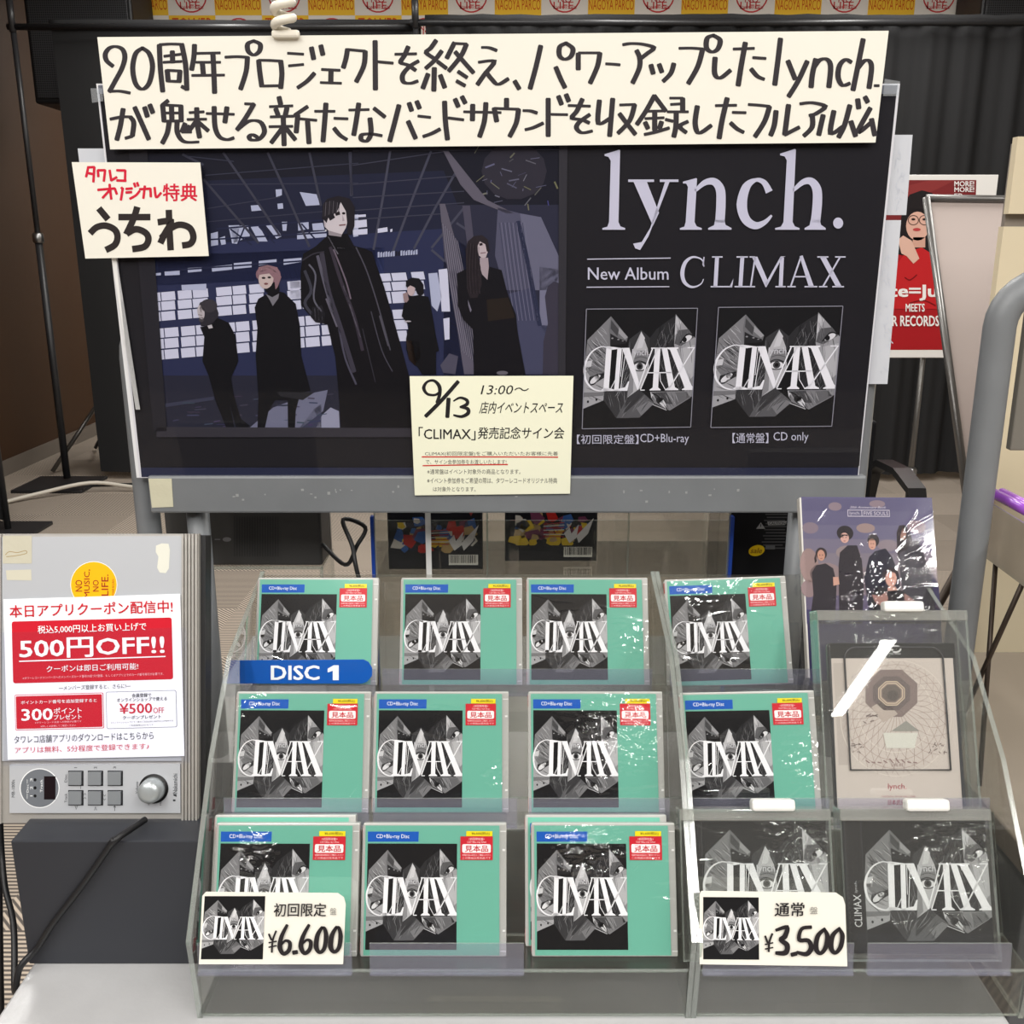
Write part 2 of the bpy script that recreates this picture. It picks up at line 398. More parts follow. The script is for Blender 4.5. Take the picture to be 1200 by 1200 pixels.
# leaning brace on the left stand
T = thing('folded_tripod', 'folded metal tripod leaning low behind the pole stand near the brown wall', 'tripod', (-2.9, 6.6, 0))
for dx, dy in ((.42, .0), (.12, .42), (-.22, -.05)):
    b = MB(); b.tube([(-2.85 + dx, 6.45 + dy, .015), (-2.76, 6.62, .5)], .014, mat('grey_leg_metal', (120, 118, 115), .35, .8)); b.build('leg', T, True)
T = thing('cloth_screen', 'low black cloth screen on a pole at the left edge of the picture', 'screen', (-3.0, 5.0, 0))
b = MB(); b.grid(lambda u, v: (-3.3 + .62 * u, 5.0 + .03 * math.sin(u * 22), .06 + 1.3 * v), 30, 4, CLOTH); b.grid(lambda u, v: (-2.68 - .62 * u, 5.02 + .03 * math.sin((1 - u) * 22), .06 + 1.3 * v), 30, 4, CLOTH); b.build('cloth', T, True)
b = MB(); b.tube([(-2.67, 5.0, .02), (-2.67, 5.0, 1.5)], .016, PIPE); b.build('pole', T, True)
b = MB(); b.box((-2.85, 4.85, 0), (-2.5, 5.15, .02), PIPE); b.build('base_plate', T, bevel=.005)
# floor cables
def cable(label, pts, r, m, cat='cable', name='cable', n=8):
    P = [Vector(p) for p in pts]; q = []
    for i in range(len(P) - 1):
        p0, p1, p2, p3 = P[max(i - 1, 0)], P[i], P[i + 1], P[min(i + 2, len(P) - 1)]
        for k in range(6):
            t = k / 6; q.append(.5 * (2 * p1 + (p2 - p0) * t + (2 * p0 - 5 * p1 + 4 * p2 - p3) * t * t + (3 * p1 - p0 - 3 * p2 + p3) * t ** 3))
    q.append(P[-1]); b = MB(); b.tube(q, r, m, n); return tag(b.build(name, smooth=True), label, cat)
RUB = mat('black_rubber', (26, 26, 28), .45, 0, .4)
cable('white cable arching over the carpet by the tripod foot', [(-3.0, 5.55, .012), (-2.85, 5.72, .03), (-2.6, 5.88, .06), (-2.35, 5.9, .03), (-2.0, 5.8, .012), (-1.7, 5.78, .012)], .012, mat('white_cable', (212, 205, 192), .5), name='floor_cable')
for i in range(3):
    a = [(-2.95 + .17 * math.cos(t * .7 + i) * (1 - .1 * i), 4.72 + .13 * math.sin(t * .7 + i) + .05 * i, .012 + .012 * i) for t in range(10)]
    cable(('black cable loop lying at the foot of the cloth screen', 'second black cable loop stacked on the carpet by the cloth screen', 'black cable loop on top of the coil by the cloth screen')[i], a, .011, RUB, name='cable_coil')
cable('thin black cable trailing along the carpet under the flat drape', [(-2.7, 6.02, .01), (-2.3, 6.05, .01), (-1.9, 5.98, .01), (-1.5, 6.05, .01), (-.9, 6.0, .01)], .01, RUB, name='floor_cable')

# ------------------------------------------------------------------ loudspeakers and the chequered backdrop
def mesh_grille():
    m = bpy.data.materials.new('speaker_grille'); m.use_nodes = True; nt = m.node_tree; b = nt.nodes['Principled BSDF']
    b.inputs['Roughness'].default_value = .5; b.inputs['Metallic'].default_value = .3
    tc = nt.nodes.new('ShaderNodeTexCoord'); v = nt.nodes.new('ShaderNodeTexVoronoi'); v.inputs['Scale'].default_value = 75; v.inputs['Randomness'].default_value = 0
    rp = nt.nodes.new('ShaderNodeValToRGB'); rp.color_ramp.elements[0].position = .25; rp.color_ramp.elements[0].color = (.004, .004, .005, 1); rp.color_ramp.elements[1].position = .45; rp.color_ramp.elements[1].color = (.045, .046, .05, 1)
    nt.links.new(tc.outputs['Object'], v.inputs['Vector']); nt.links.new(v.outputs['Distance'], rp.inputs[0]); nt.links.new(rp.outputs[0], b.inputs['Base Color'])
    return m
GRILLE = mesh_grille(); SPK = mat('speaker_black', (24, 24, 26), .5, 0, .4, 0, None, None)
def speaker(label, x0, x1, Y, z0, z1):
    xc = (x0 + x1) / 2; T = thing('loudspeaker', label, 'loudspeaker', (xc, Y + .2, 0))
    b = MB(); b.box((x0, Y, z0), (x1, Y + .4, z1), SPK); b.build('cabinet', T, bevel=.015)
    b = MB(); b.box((x0 + .025, Y - .012, z0 + .03), (x1 - .025, Y - .0005, z1 - .03), GRILLE); b.build('grille', T, bevel=.004)
    b = MB(); b.tube([(xc, Y + .2, .02), (xc, Y + .2, z0 + .02)], .02, PIPE); b.build('pole', T, True)
    for k in range(3):
        a = k * 2.094 + .5; b = MB(); b.tube([(xc, Y + .2, .55), (xc + .45 * math.cos(a), Y + .2 + .45 * math.sin(a), .02)], .013, PIPE); b.build('leg', T, True)
p0 = WY(30, 27, 6.75); p1 = WY(156, 27, 6.75)
speaker('black mesh fronted loudspeaker above the flat drape at the upper left', p0.x, p1.x, 6.75, 2.35, 3.1)
p0 = WY(1148, 27, 6.75)
speaker('black mesh fronted loudspeaker above the pleated drape at the upper right', p0.x, p0.x + .75, 6.75, 2.35, 3.1)
T = thing('backdrop_banner', 'white and yellow chequered backdrop with red slogan circles behind the drapes', 'backdrop', (0.3, 7.22, 0))
BY = 7.2
x0 = WY(143, 20, BY).x; x1 = WY(1144, 20, BY).x
WHT = (240, 232, 222); YEL = (250, 200, 62)
b = MB(); b.box((x0, BY, .9), (x1, BY + .01, 3.3), mat('backdrop_cloth', WHT, .7, 0, .2)); b.build('cloth', T)
b = MB(); F = Frame((0, BY, 0), (1, 0, 0), (0, 0, 1)); A = Art(b, F, lambda x, y: (x, y), .001, .0004, .7)
cw = (WY(852.5, 20, BY).x - WY(307, 20, BY).x) / 10; ch = cw * .8
xs0 = WY(307, 20, BY).x; zrow = WY(600, 18, BY).z
def rt(x0, z0, x1, z1): return x0, z0, x1, z1
for r in range(-4, 2):
    for c in range(-4, 18):
        xa = max(x0, xs0 + c * cw); xb = min(x1, xs0 + (c + 1) * cw)
        if xb - xa < .02: continue
        za = zrow + r * ch; zb = min(3.3, za + ch)
        white = (c + r) % 2 == 0
        if not white: A.L = 0; A.rect(xa, za, xb, zb, YEL)
        xm = xs0 + (c + .5) * cw
        if r < -1 or xb - xa < cw * .9: continue
        A.L = 1
        if white:
            A.ring(xm, za + ch * .5, ch * .42, ch * .42, .009, (206, 60, 62), 26)
            for k, (t, wd) in enumerate((('NO', .09), ('MUSIC,', .19), ('NO', .09), ('LIFE.', .15))):
                zz = za + ch * (.78 - .155 * k)
                vs, fs = text_geo(t); A.mb.add([A.P(xm - wd / 2 + a * wd, zz - .04 + bb * .044) for a, bb in vs], fs, A.col((206, 60, 62)))
            vs, fs = text_geo('TOWER RECORDS'); A.mb.add([A.P(xm - .08 + a * .16, za + ch * .16 + bb * .018) for a, bb in vs], fs, A.col((206, 60, 62)))
        else:
            for k, (t, wd, hh) in enumerate((('TOWER', .27, .08), ('RECORDS', .30, .065), ('NAGOYA PARCO', .30, .065))):
                zz = za + ch * (.62, .38, .13)[k]
                vs, fs = text_geo(t); A.mb.add([A.P(xm - wd / 2 + a * wd, zz + bb * hh) for a, bb in vs], fs, A.col((212, 88, 30)))
b.build('print', T)
b = MB(); b.tube([(x0, BY + .03, .02), (x0, BY + .03, 3.28)], .02, PIPE); b.tube([(x1, BY + .03, .02), (x1, BY + .03, 3.28)], .02, PIPE); b.tube([(x0, BY + .03, 3.28), (x1, BY + .03, 3.28)], .02, PIPE); b.build('frame', T, True)

# ------------------------------------------------------------------ red portrait poster on its stand
def red_poster():
    Y = 4.2; O = WY(1030, 417, Y); F = Frame(O, (1, 0, 0), (0, 0, 1))
    T = thing('poster_stand', 'red portrait poster of a woman in glasses in a white frame on a thin stand', 'poster', (O.x + .2, Y, 0))
    tl = F.px(1030, 206); br = F.px(1143.5, 417)
    wd = br[0]; h = tl[1]
    b = MB(); b.box((O.x - .15, Y, O.z - .008), (O.x + wd + .004, Y + .02, O.z + h + .004), mat('white_frame', (238, 236, 232), .4)); b.build('frame', T, bevel=.002)
    b = MB(); A = Art(b, F, F.px, .0005, .0004, .35)
    A.poly([(1024, 211), (1144, 211), (1138.5, 410), (1020, 410)], (170, 32, 38)); A.up()
    A.poly([(1024, 211), (1144, 211), (1141.5, 300), (1024, 290)], (126, 46, 48)); A.up()
    A.poly([(1045, 222), (1090, 211), (1120, 211), (1060, 240)], (140, 56, 56)); A.up()
    # hair, face, sweater, hand
    A.poly([(1058, 240), (1066, 228), (1080, 223), (1092, 226), (1100, 240), (1101, 270), (1096, 300), (1088, 303), (1076, 298), (1064, 300), (1052, 298), (1054, 270)], (38, 34, 36)); A.up()
    A.poly([(1050, 310), (1062, 295), (1080, 290), (1096, 300), (1112, 330), (1120, 362), (1040, 362), (1044, 330)], (196, 40, 44)); A.up()
    A.ell(1075, 265, 13.5, 17, (224, 178, 160)); A.poly([(1070, 278), (1084, 278), (1084, 290), (1068, 290)], (214, 166, 148)); A.up()
    A.poly([(1060, 254), (1062, 238), (1080, 232), (1090, 240), (1090, 254), (1086, 247), (1076, 245), (1066, 247)], (38, 34, 36)); A.up()
    A.ring(1070, 258, 6, 5.5, .8, (60, 45, 42)); A.ring(1083, 258, 6, 5.5, .8, (60, 45, 42)); A.ell(1070, 257, 2.4, 1.3, (40, 30, 30)); A.ell(1083, 257, 2.4, 1.3, (40, 30, 30)); A.ell(1074, 269, 4.6, 1.9, (190, 70, 72))
    A.poly([(1052, 281), (1058, 276), (1068, 282), (1077, 303), (1070, 309), (1062, 300), (1056, 297)], (226, 184, 166)); A.stroke([(1060, 325), (1066, 328), (1074, 322)], 1.2, (120, 20, 26)); A.stroke([(1066, 355), (1082, 352), (1096, 358)], 1.2, (120, 20, 26)); A.up()
    A.text('MORE!', 1118, 212.5, 1141, 218.5, (245, 240, 238), .04); A.text('MORE!', 1118, 219.5, 1141, 225, (245, 240, 238), .04); A.text('EP', 1118, 227, 1127, 232, (245, 240, 238), .04)
    A.text('Juice=Juice', 1013, 334, 1128, 352, (248, 244, 242), .05); A.text('MEETS', 1061, 356, 1083, 365, (248, 244, 242), .05); A.text('TOWER RECORDS', 1014, 370, 1100, 382, (248, 244, 242), .05); A.up()
    b.build('print', T)
    b = MB(); b.tube([(O.x + .2, Y + .03, .02), (O.x + .2, Y + .03, O.z + .3)], .012, mat('grey_leg_metal', (120, 118, 115), .35, .8)); b.build('pole', T, True)
    b = MB(); b.lathe([(.02, 0), (.026, .01), (.026, .05), (.02, .06)], mat('steel_collar', (150, 150, 150), .3, 1), Matrix.Translation((O.x + .2, Y + .03, .46))); b.build('collar', T, True)
    b = MB(); b.lathe([(.16, 0), (.16, .01), (.03, .03)], PIPE, Matrix.Translation((O.x + .2, Y + .03, 0))); b.build('base_plate', T, True)
red_poster()

# ------------------------------------------------------------------ grey framed panel on an easel
def grey_panel():
    tl = WY(1085, 233, 2.72); bl = WY(1140, 640, 2.25); U = Vector((1, .02, -.012)); V = tl - bl
    F = Frame(bl, U, V); h = V.length; wd = .62
    T = thing('panel_board', 'blank grey pink panel in a thin metal frame leaning in front of the red poster', 'board', (bl.x + .3, 2.4, 0))
    b = MB(); P = lambda u, v, d: F.at(u, v, d)
    skew = (tl - bl).dot(F.U)
    b.prism([P(0, 0, 0), P(wd, 0, 0), P(wd + skew, h, 0), P(skew, h, 0)], -F.N * .012, mat('grey_pink_panel', (186, 172, 166), .45, 0, .5)); b.build('panel', T)
    b = MB(); fm = mat('aluminium_trim', (118, 116, 114), .35, .7)
    for q in (((0, 0), (skew, h)), ((skew, h), (skew + wd, h)), ((wd, 0), (wd + skew, h)), ((0, 0), (wd, 0))):
        b.tube([P(*q[0], .003), P(*q[1], .003)], .011, fm, 6)
    b.build('frame', T, True)
    dk = mat('dark_bronze_rod', (70, 60, 52), .4, .5)
    for i, (a, c) in enumerate((((.02, .02), (-.25, .1)), ((.12, .02), (.2, -.35)), ((.3, .02), (.3, .55)))):
        b = MB(); p = F.at(*a, -.03); b.tube([p, (p.x + c[0], p.y + c[1], 0.012)], .011, dk, 8); b.build('leg', T, True)
grey_panel()
# cream uprights at the right edge
T = thing('sign_upright', 'tall cream notice panel at the right edge, split by a dark seam', 'sign', (1.3, 2.0, 0))
cr = mat('cream_panel', (222, 208, 178), .6)
a = WY(1193, 160, 2.0); c = WY(1188, 258, 2.0)
b = MB(); b.box((a.x, 2.0, c.z + .012), (a.x + .5, 2.02, a.z), cr); b.build('upper_sheet', T)
b = MB(); b.box((a.x - .006, 2.0, .35), (a.x + .5, 2.02, c.z - .012), cr); b.build('lower_sheet', T)
b = MB(); b.box((a.x + .005, 2.021, .0), (a.x + .48, 2.035, a.z - .01), mat('grey_backing', (128, 120, 112), .6)); b.build('backing', T)

# ------------------------------------------------------------------ office chair behind the stand
def chair():
    T = thing('office_chair', 'black office chair whose curved armrest shows behind the portrait box', 'chair', (1.08, 3.45, 0), rz=R(10))
    bl = mat('black_vinyl', (30, 30, 31), .38, 0, .5); x, y = 1.08, 3.45
    b = MB(); b.box((x - .24, y - .24, .43), (x + .24, y + .24, .52), bl); b.build('seat', T, bevel=.03)
    b = MB(); b.box((x - .22, y + .22, .58), (x + .22, y + .29, 1.02), bl); b.build('backrest', T, bevel=.03)
    b = MB(); b.box((x - .03, y + .24, .45), (x + .03, y + .3, .66), PIPE); b.build('back_support', T)
    for s in (-1, 1):
        b = MB(); xx = x + s * .28
        prof = [(-.24, .46), (-.29, .56), (-.24, .665), (-.1, .70), (.06, .695), (.17, .64), (.2, .54), (.18, .46)]
        pp = []
        for i in range(len(prof) - 1):
            for k in range(4): t = k / 4; pp.append((prof[i][0] * (1 - t) + prof[i + 1][0] * t, prof[i][1] * (1 - t) + prof[i + 1][1] * t))
        pp.append(prof[-1])
        vs = []; n = len(pp)
        for j, (yy, zz) in enumerate(pp):
            a = pp[max(j - 1, 0)]; c = pp[min(j + 1, n - 1)]; l = math.hypot(c[0] - a[0], c[1] - a[1]); nx, nz = -(c[1] - a[1]) / l * .012, (c[0] - a[0]) / l * .012
            for dx, sg in ((-.03, 1), (.03, 1), (.03, -1), (-.03, -1)): vs.append((xx + dx, y + yy + nx * sg, zz + nz * sg))
        b.add(vs, [(j * 4 + k, j * 4 + (k + 1) % 4, j * 4 + 4 + (k + 1) % 4, j * 4 + 4 + k) for j in range(n - 1) for k in range(4)] + [(0, 1, 2, 3), (n * 4 - 1, n * 4 - 2, n * 4 - 3, n * 4 - 4)], bl)
        b.build('armrest', T)
    b = MB(); b.tube([(x, y, .08), (x, y, .44)], .03, PIPE); b.build('gas_column', T, True)
    for k in range(5):
        a = k * 1.2566; b = MB(); b.tube([(x, y, .1), (x + .28 * math.cos(a), y + .28 * math.sin(a), .055)], .02, PIPE, 8); o = b.build('leg', T, True)
        c = MB(); c.lathe([(.025, -.02), (.028, 0), (.025, .02)], RUB, Matrix.Translation((x + .28 * math.cos(a), y + .28 * math.sin(a), .028)) @ Matrix.Rotation(R(90), 4, 'X'), 14); c.build('caster', sub(o, T), True)
chair()

# ------------------------------------------------------------------ double-sided display wagon
TZ = .725
TABLE = mat('brushed_grey_tabletop', (180, 180, 181), .3, .12, .5, 0, (160, .03), (30, .03))
T = thing('display_wagon', 'grey steel display wagon carrying the acrylic racks, tube frame standing up behind', 'wagon', (-.01, 1.2, 0))
b = MB(); b.box((-.503, .62, TZ - .035), (.483, 1.78, TZ), TABLE); b.build('tabletop', T, bevel=.003)
b = MB(); b.box((-.48, .66, .16), (.46, 1.74, TZ - .036), mat('wagon_skirt', (96, 98, 102), .5)); b.build('skirt', T, bevel=.004)
def frame_side(x, s):
    b = MB(); p = [(x, 1.322, .1), (x, 1.322, .7), (x, 1.322, 1.31)]
    for k in range(1, 8):
        a = R(90 * k / 7); p.append((x + s * .06 * (1 - math.cos(a)), 1.322, 1.31 + .06 * math.sin(a)))
    p.append((x + s * .48, 1.322, 1.37)); b.tube(p, .0165, GREYM, 16); b.build('tube_upright', T, True)
frame_side(-.508, 1); frame_side(.473, -1)
b = MB(); b.box((-.49, 1.2845, 1.104), (.477, 1.304, 1.1555), GREYM); b.build('cross_rail', T, bevel=.003)
for x in (-.437, .40):
    b = MB(); b.tube([(x, 1.318, TZ), (x, 1.318, 1.12)], .0155, GREYM, 14); b.build('post', T, True)
for x in (-.44, .42):
    for y in (.72, 1.68):
        b = MB(); b.lathe([(.045, -.014), (.05, -.006), (.05, .006), (.045, .014)], RUB, Matrix.Translation((x, y, .05)) @ Matrix.Rotation(R(90), 4, 'Y'), 20); b.tube([(x, y, .05), (x, y, .17)], .012, GREYM, 8); b.build('caster', T, True)
tp = mat('old_tape_residue', (200, 196, 172), .7, 0, .2, 0, (60, .12, (1, 1, 3)))
b = MB(); q = [WY(x, y, 1.2838) for x, y in ((174, 561), (201, 561), (203, 594), (178, 595))]; b.prism(q, (0, .0008, 0), tp); o = b.build('tape_residue', T); o['label'] = 'yellowed tape residue'
wm = mat('pale_scuff', (150, 152, 152), .6); b = MB(); rnd = random.Random(4)
for i in range(30):
    x = rnd.uniform(260, 900); y = rnd.choice((574, 578, 581, 587)) + rnd.uniform(-3, 3); p = WY(x, y, 1.2842); b.box((p.x, p.y, p.z), (p.x + rnd.uniform(.001, .004), p.y + .0003, p.z + rnd.uniform(.001, .004)), wm)
o = b.build('scuff', T); o['label'] = 'pale adhesive scuffs'; o['kind'] = 'stuff'

# ------------------------------------------------------------------ the pinned poster
BO = WY(165, 560, 1.2915); BT = WY(114.7, 101, 1.276)
PF = Frame(BO, (1, 0, 0), BT - BO)
T = thing('poster', 'large dark landscape poster of five musicians with big white serif lettering', 'poster', (-.017, 1.285, 1.12))
PW = PF.px(1006, 560)[0]; PH = PF.px(600, 98)[1]
b = MB(); b.prism([PF.at(0, 0, 0), PF.at(PW, 0, 0), PF.at(PW, PH, 0), PF.at(0, PH, 0)], -PF.N * .003, mat('poster_backing', (226, 226, 228), .5)); b.build('backing_board', T)
b = MB(); u, v = PF.px(112, 290); b.prism([PF.at(-.006, .0, -.001), PF.at(0, .0, -.001), PF.at(0, v, -.001), PF.at(-.006, v, -.001)], -PF.N * .002, mat('poster_backing', (226, 226, 228), .5)); o = b.build('edge_strip', T); o['label'] = 'white edge strip'
b = MB(); A = Art(b, PF, PF.px, .0003, .00005, .5)
A.poly([(116, 104), (1051, 104), (1006, 548), (165, 548)], (31, 30, 34))
A.up(); A.poly([(165, 548), (1006, 548), (1005, 559), (166, 559)], (44, 48, 70)); A.poly([(115, 100), (1052, 100), (1050, 110), (116, 110)], (120, 124, 132))
A.poly([(122, 150), (176, 170), (196, 503), (655, 503), (1010, 503), (1007, 546), (166, 546)], (34, 33, 36))
# -------- photograph of the band in a derelict hall
N1 = (27, 28, 39)
A.up(); A.poly([(164, 160), (658, 160), (656, 502), (196, 502)], N1); A.up()
A.poly([(164, 215), (520, 200), (560, 300), (560, 330), (175, 330)], (33, 36, 56)); A.up(); A.poly([(172, 290), (520, 268), (560, 300), (560, 440), (190, 440)], (43, 48, 78)); A.poly([(190, 440), (656, 440), (656, 502), (196, 502)], (40, 41, 55))
A.poly([(172, 300), (450, 290), (450, 322), (176, 335)], (50, 58, 98))
A.poly([(520, 240), (656, 240), (656, 470), (520, 470)], (44, 45, 62)); A.up()
W1, W2 = (206, 208, 226), (176, 182, 206)
def panes(cols, rows, tilt, x0, sx=0):
    for (a, c) in cols:
        for (d, e) in rows:
            A.poly([(a, d - tilt * (a - x0)), (c, d - tilt * (c - x0)), (c + sx, e - tilt * (c - x0)), (a + sx, e - tilt * (a - x0))], W1)
A.crop(160, 330, 4.615)
cols = [(85, 128), (133, 207), (222, 297), (303, 385), (430, 513), (519, 590), (608, 686), (815, 888), (895, 970)]
panes(cols, [(62, 108), (113, 160), (168, 216)], .085, 85, 5)
panes([(a + 18, c + 18) for a, c in cols] + [(1000, 1050)], [(256, 306), (313, 365), (373, 424)], .085, 100, 5)
A.crop(340, 210, 4)
panes([(402, 468), (474, 542), (566, 625)], [(444, 480), (486, 526), (532, 585)], .05, 402, 8)
panes([(478, 545)], [(612, 655), (661, 705), (711, 760)], .03, 478, 8); panes([(0, 45)], [(480, 512), (518, 560)], .05, 0, 2)
A.poly([(120, 500), (150, 600), (170, 640), (130, 600)], W1)
A.crop(170, 160, 4.8)
for q in ([(735, 298), (770, 296), (770, 330), (738, 340)], [(745, 378), (775, 375), (778, 405), (748, 408)], [(870, 312), (965, 325), (985, 385), (905, 390)], [(595, 388), (640, 385), (660, 415), (600, 420)],
          [(480, 505), (580, 500), (590, 560), (500, 600)], [(590, 500), (640, 498), (690, 590), (640, 590)], [(680, 500), (720, 490), (770, 560), (740, 575)], [(770, 480), (800, 480), (795, 530), (775, 530)], [(470, 500), (530, 498), (520, 604), (490, 600)],
          [(370, 545), (410, 535), (412, 610), (372, 616)], [(420, 570), (450, 560), (455, 605), (430, 610)], [(855, 545), (1020, 530), (1022, 565), (856, 578)], [(860, 485), (920, 480), (922, 520), (862, 530)], [(940, 490), (1000, 485), (1010, 525), (945, 528)],
          [(1170, 440), (1200, 438), (1200, 560), (1172, 565)], [(640, 700), (740, 690), (740, 712), (640, 725)], [(780, 690), (880, 682), (880, 705), (780, 722)], [(500, 712), (600, 704), (600, 735), (500, 745)], [(375, 732), (490, 720), (490, 748), (378, 760)], [(110, 760), (195, 750), (196, 778), (112, 782)], [(45, 770), (90, 766), (90, 780), (48, 783)], [(240, 740), (320, 735), (318, 758), (242, 765)], [(205, 835), (345, 828), (345, 864), (208, 864)]):
    A.poly(q, W2)
A.up()
for q in (((480, 520), (600, 610)), ((560, 510), (520, 610)), ((640, 505), (730, 600)), ((360, 580), (1025, 540)), ((400, 520), (1000, 470)), ((880, 490), (960, 580)), ((120, 755), (880, 700))):
    A.stroke(q, 9, (36, 40, 66), False, cap=False)
A.up()
for q in (((440, 90), (600, 320), (760, 560)), ((690, 90), (800, 330), (925, 620)), ((925, 90), (990, 390)), ((1150, 90), (1165, 330)), ((330, 240), (640, 600)), ((210, 100), (330, 160))):
    A.stroke(q, 13, (62, 63, 76), False, cap=False)
for q in (((340, 218), (1200, 150)), ((345, 270), (1200, 262)), ((350, 405), (760, 340)), ((345, 480), (1020, 420)), ((230, 110), (500, 140))):
    A.stroke(q, 5, (58, 60, 76), False, cap=False)
A.crop(400, 160, 4.444)
for q in (((255, 75), (215, 330), (168, 590)), ((468, 75), (380, 300), (268, 600)), ((600, 180), (490, 370), (378, 585)), ((48, 80), (52, 310)), ((640, 370), (470, 580)), ((470, 590), (540, 650)), ((600, 450), (660, 490))):
    A.stroke(q, 12, (70, 71, 86), False, cap=False)
for q in (((60, 150), (560, 75)), ((60, 250), (610, 205)), ((60, 318), (640, 285)), ((70, 385), (640, 345)), ((70, 432), (560, 400)), ((60, 75), (1140, 68))):
    A.stroke(q, 5, (64, 65, 80), False, cap=False)
A.up()
for q in ([(60, 410), (128, 405), (128, 418), (62, 422)], [(60, 440), (132, 432), (134, 470), (62, 478)], [(60, 486), (136, 480), (136, 508), (62, 514)], [(190, 480), (240, 472), (242, 495), (190, 502)], [(255, 484), (266, 480), (266, 494), (256, 498)]): A.poly(q, W1)
for i in range(16):
    x = 190 + i * 13.2; A.poly([(x, 602 - i * .8 + (i % 3) * 4), (x + 9, 600 - i * .8), (x + 9, 628 - i), (x, 630 - i)], W2 if i not in (7, 8) else N1)
A.up()
A.ell(900, 180, 170, 150, (48, 46, 56), 14); A.up()  # dark mass and streaks: clutter mirrored in the glossy poster, painted into the print
rn = random.Random(12)
for i in range(30):
    x, y = rn.uniform(680, 1120), rn.uniform(80, 360); A.stroke([(x, y), (x + rn.uniform(-60, 60), y + rn.uniform(-40, 40))], rn.uniform(3, 9), (66 + rn.randint(0, 55),) * 2 + (84 + rn.randint(0, 50),), False)
# plastic drapes on the right of the hall
A.up(); DR = (96, 92, 104)
A.poly([(512, 350), (540, 350), (600, 560), (650, 800), (590, 800), (540, 640)], DR); A.poly([(630, 360), (670, 360), (690, 540), (655, 560)], (78, 75, 90)); A.poly([(530, 75), (560, 78), (760, 330), (900, 400), (860, 400), (690, 330), (620, 250)], DR)
A.poly([(815, 370), (930, 400), (1000, 800), (850, 800), (800, 620)], (84, 84, 104)); A.poly([(930, 400), (1040, 420), (1140, 640), (1140, 800), (1000, 800)], (104, 104, 124))
A.crop(460, 260, 5.714)
A.poly([(780, 480), (930, 440), (985, 690), (1110, 700), (1110, 1020), (880, 1020), (840, 740)], (70, 72, 96)); A.poly([(985, 300), (1120, 320), (1120, 660), (1020, 740), (985, 690)], (118, 118, 140))
A.poly([(370, 340), (440, 300), (455, 620), (545, 950), (545, 1020), (480, 1020), (430, 700)], (96, 92, 106)); A.poly([(320, 960), (380, 880), (440, 900), (420, 1020), (340, 1010)], (80, 78, 94))
A.poly([(240, 345), (300, 340), (330, 500), (300, 600), (262, 560)], W2); A.poly([(308, 320), (368, 312), (386, 600), (330, 600)], W1); A.poly([(340, 648), (382, 640), (382, 786), (350, 790)], W1); A.up()
for i in range(16):
    x = 330 + i * 7; A.stroke([(x, 5 + i * 8), (x + 50, 400), (x + 130, 860 + 6 * i)], 4, (128, 124, 136) if i % 2 else (70, 68, 84))
for i in range(14):
    x = 715 + i * 13; A.stroke([(x, 5), (x + 40, 320), (x + 90, 660)], 4, (112, 111, 132) if i % 2 else (62, 64, 86))
A.stroke([(840, 0), (900, 250), (985, 690)], 30, (46, 50, 74)); A.up()
A.poly([(1020, 500), (1040, 430), (1080, 398), (1115, 410), (1118, 1020), (1005, 1020), (1010, 800), (1040, 680)], (60, 57, 70)); A.up()
# floor litter
A.crop(160, 330, 4.615)
A.poly([(610, 792), (740, 680), (960, 600), (1035, 585), (1010, 700), (890, 792)], (112, 114, 136)); A.poly([(880, 792), (960, 690), (1000, 660), (1000, 792)], (60, 62, 84)); A.poly([(970, 792), (1005, 720), (1050, 680), (1095, 700), (1100, 792)], (150, 152, 172)); A.poly([(150, 660), (420, 620), (420, 640), (150, 680)], (58, 60, 78)); A.up()
for i in range(30):
    x, y = rn.uniform(160, 1080), rn.uniform(610, 785); A.stroke([(x, y), (x + rn.uniform(20, 70), y + rn.uniform(-8, 4))], rn.uniform(3, 8), (54 + rn.randint(0, 20), 56 + rn.randint(0, 20), 76 + rn.randint(0, 20)), False)
# five figures
BK = (17, 17, 21)
A.up()
A.poly([(345, 245), (400, 238), (440, 195), (500, 222), (535, 290), (552, 430), (512, 520), (530, 620), (565, 740), (613, 778), (600, 790), (540, 790), (505, 660), (528, 780), (530, 792), (487, 792), (430, 650), (392, 510), (358, 430), (368, 300)], BK)
A.poly([(350, 240), (330, 150), (345, 112), (385, 98), (425, 115), (445, 170), (440, 210), (400, 245)], (46, 44, 50))
A.poly([(660, 92), (715, 62), (760, 50), (800, 60), (862, 120), (885, 240), (892, 400), (942, 590), (888, 600), (862, 700), (858, 792), (820, 792), (818, 640), (750, 640), (715, 700), (695, 792), (655, 792), (660, 620), (645, 400), (655, 250), (640, 140)], BK); A.up()
A.ell(350, 165, 19, 40, (186, 178, 180), rot=-8); A.ell(352, 205, 14, 14, (70, 66, 70)); A.poly([(385, 238), (408, 232), (414, 250), (392, 254)], (190, 186, 188)); A.ell(392, 130, 46, 36, (58, 55, 60))
A.stroke([(345, 140), (352, 168)], 5, (70, 60, 64)); A.stroke([(336, 178), (356, 182)], 4, (80, 60, 64))
A.poly([(700, 66), (735, 84), (772, 64), (768, 90), (738, 132), (722, 100)], (120, 118, 124)); A.poly([(690, 0), (770, 0), (775, 50), (730, 70), (700, 55)], BK)
A.poly([(760, 595), (960, 600), (900, 640), (780, 620)], (40, 40, 44))
A.up(); A.crop(170, 160, 4.8)
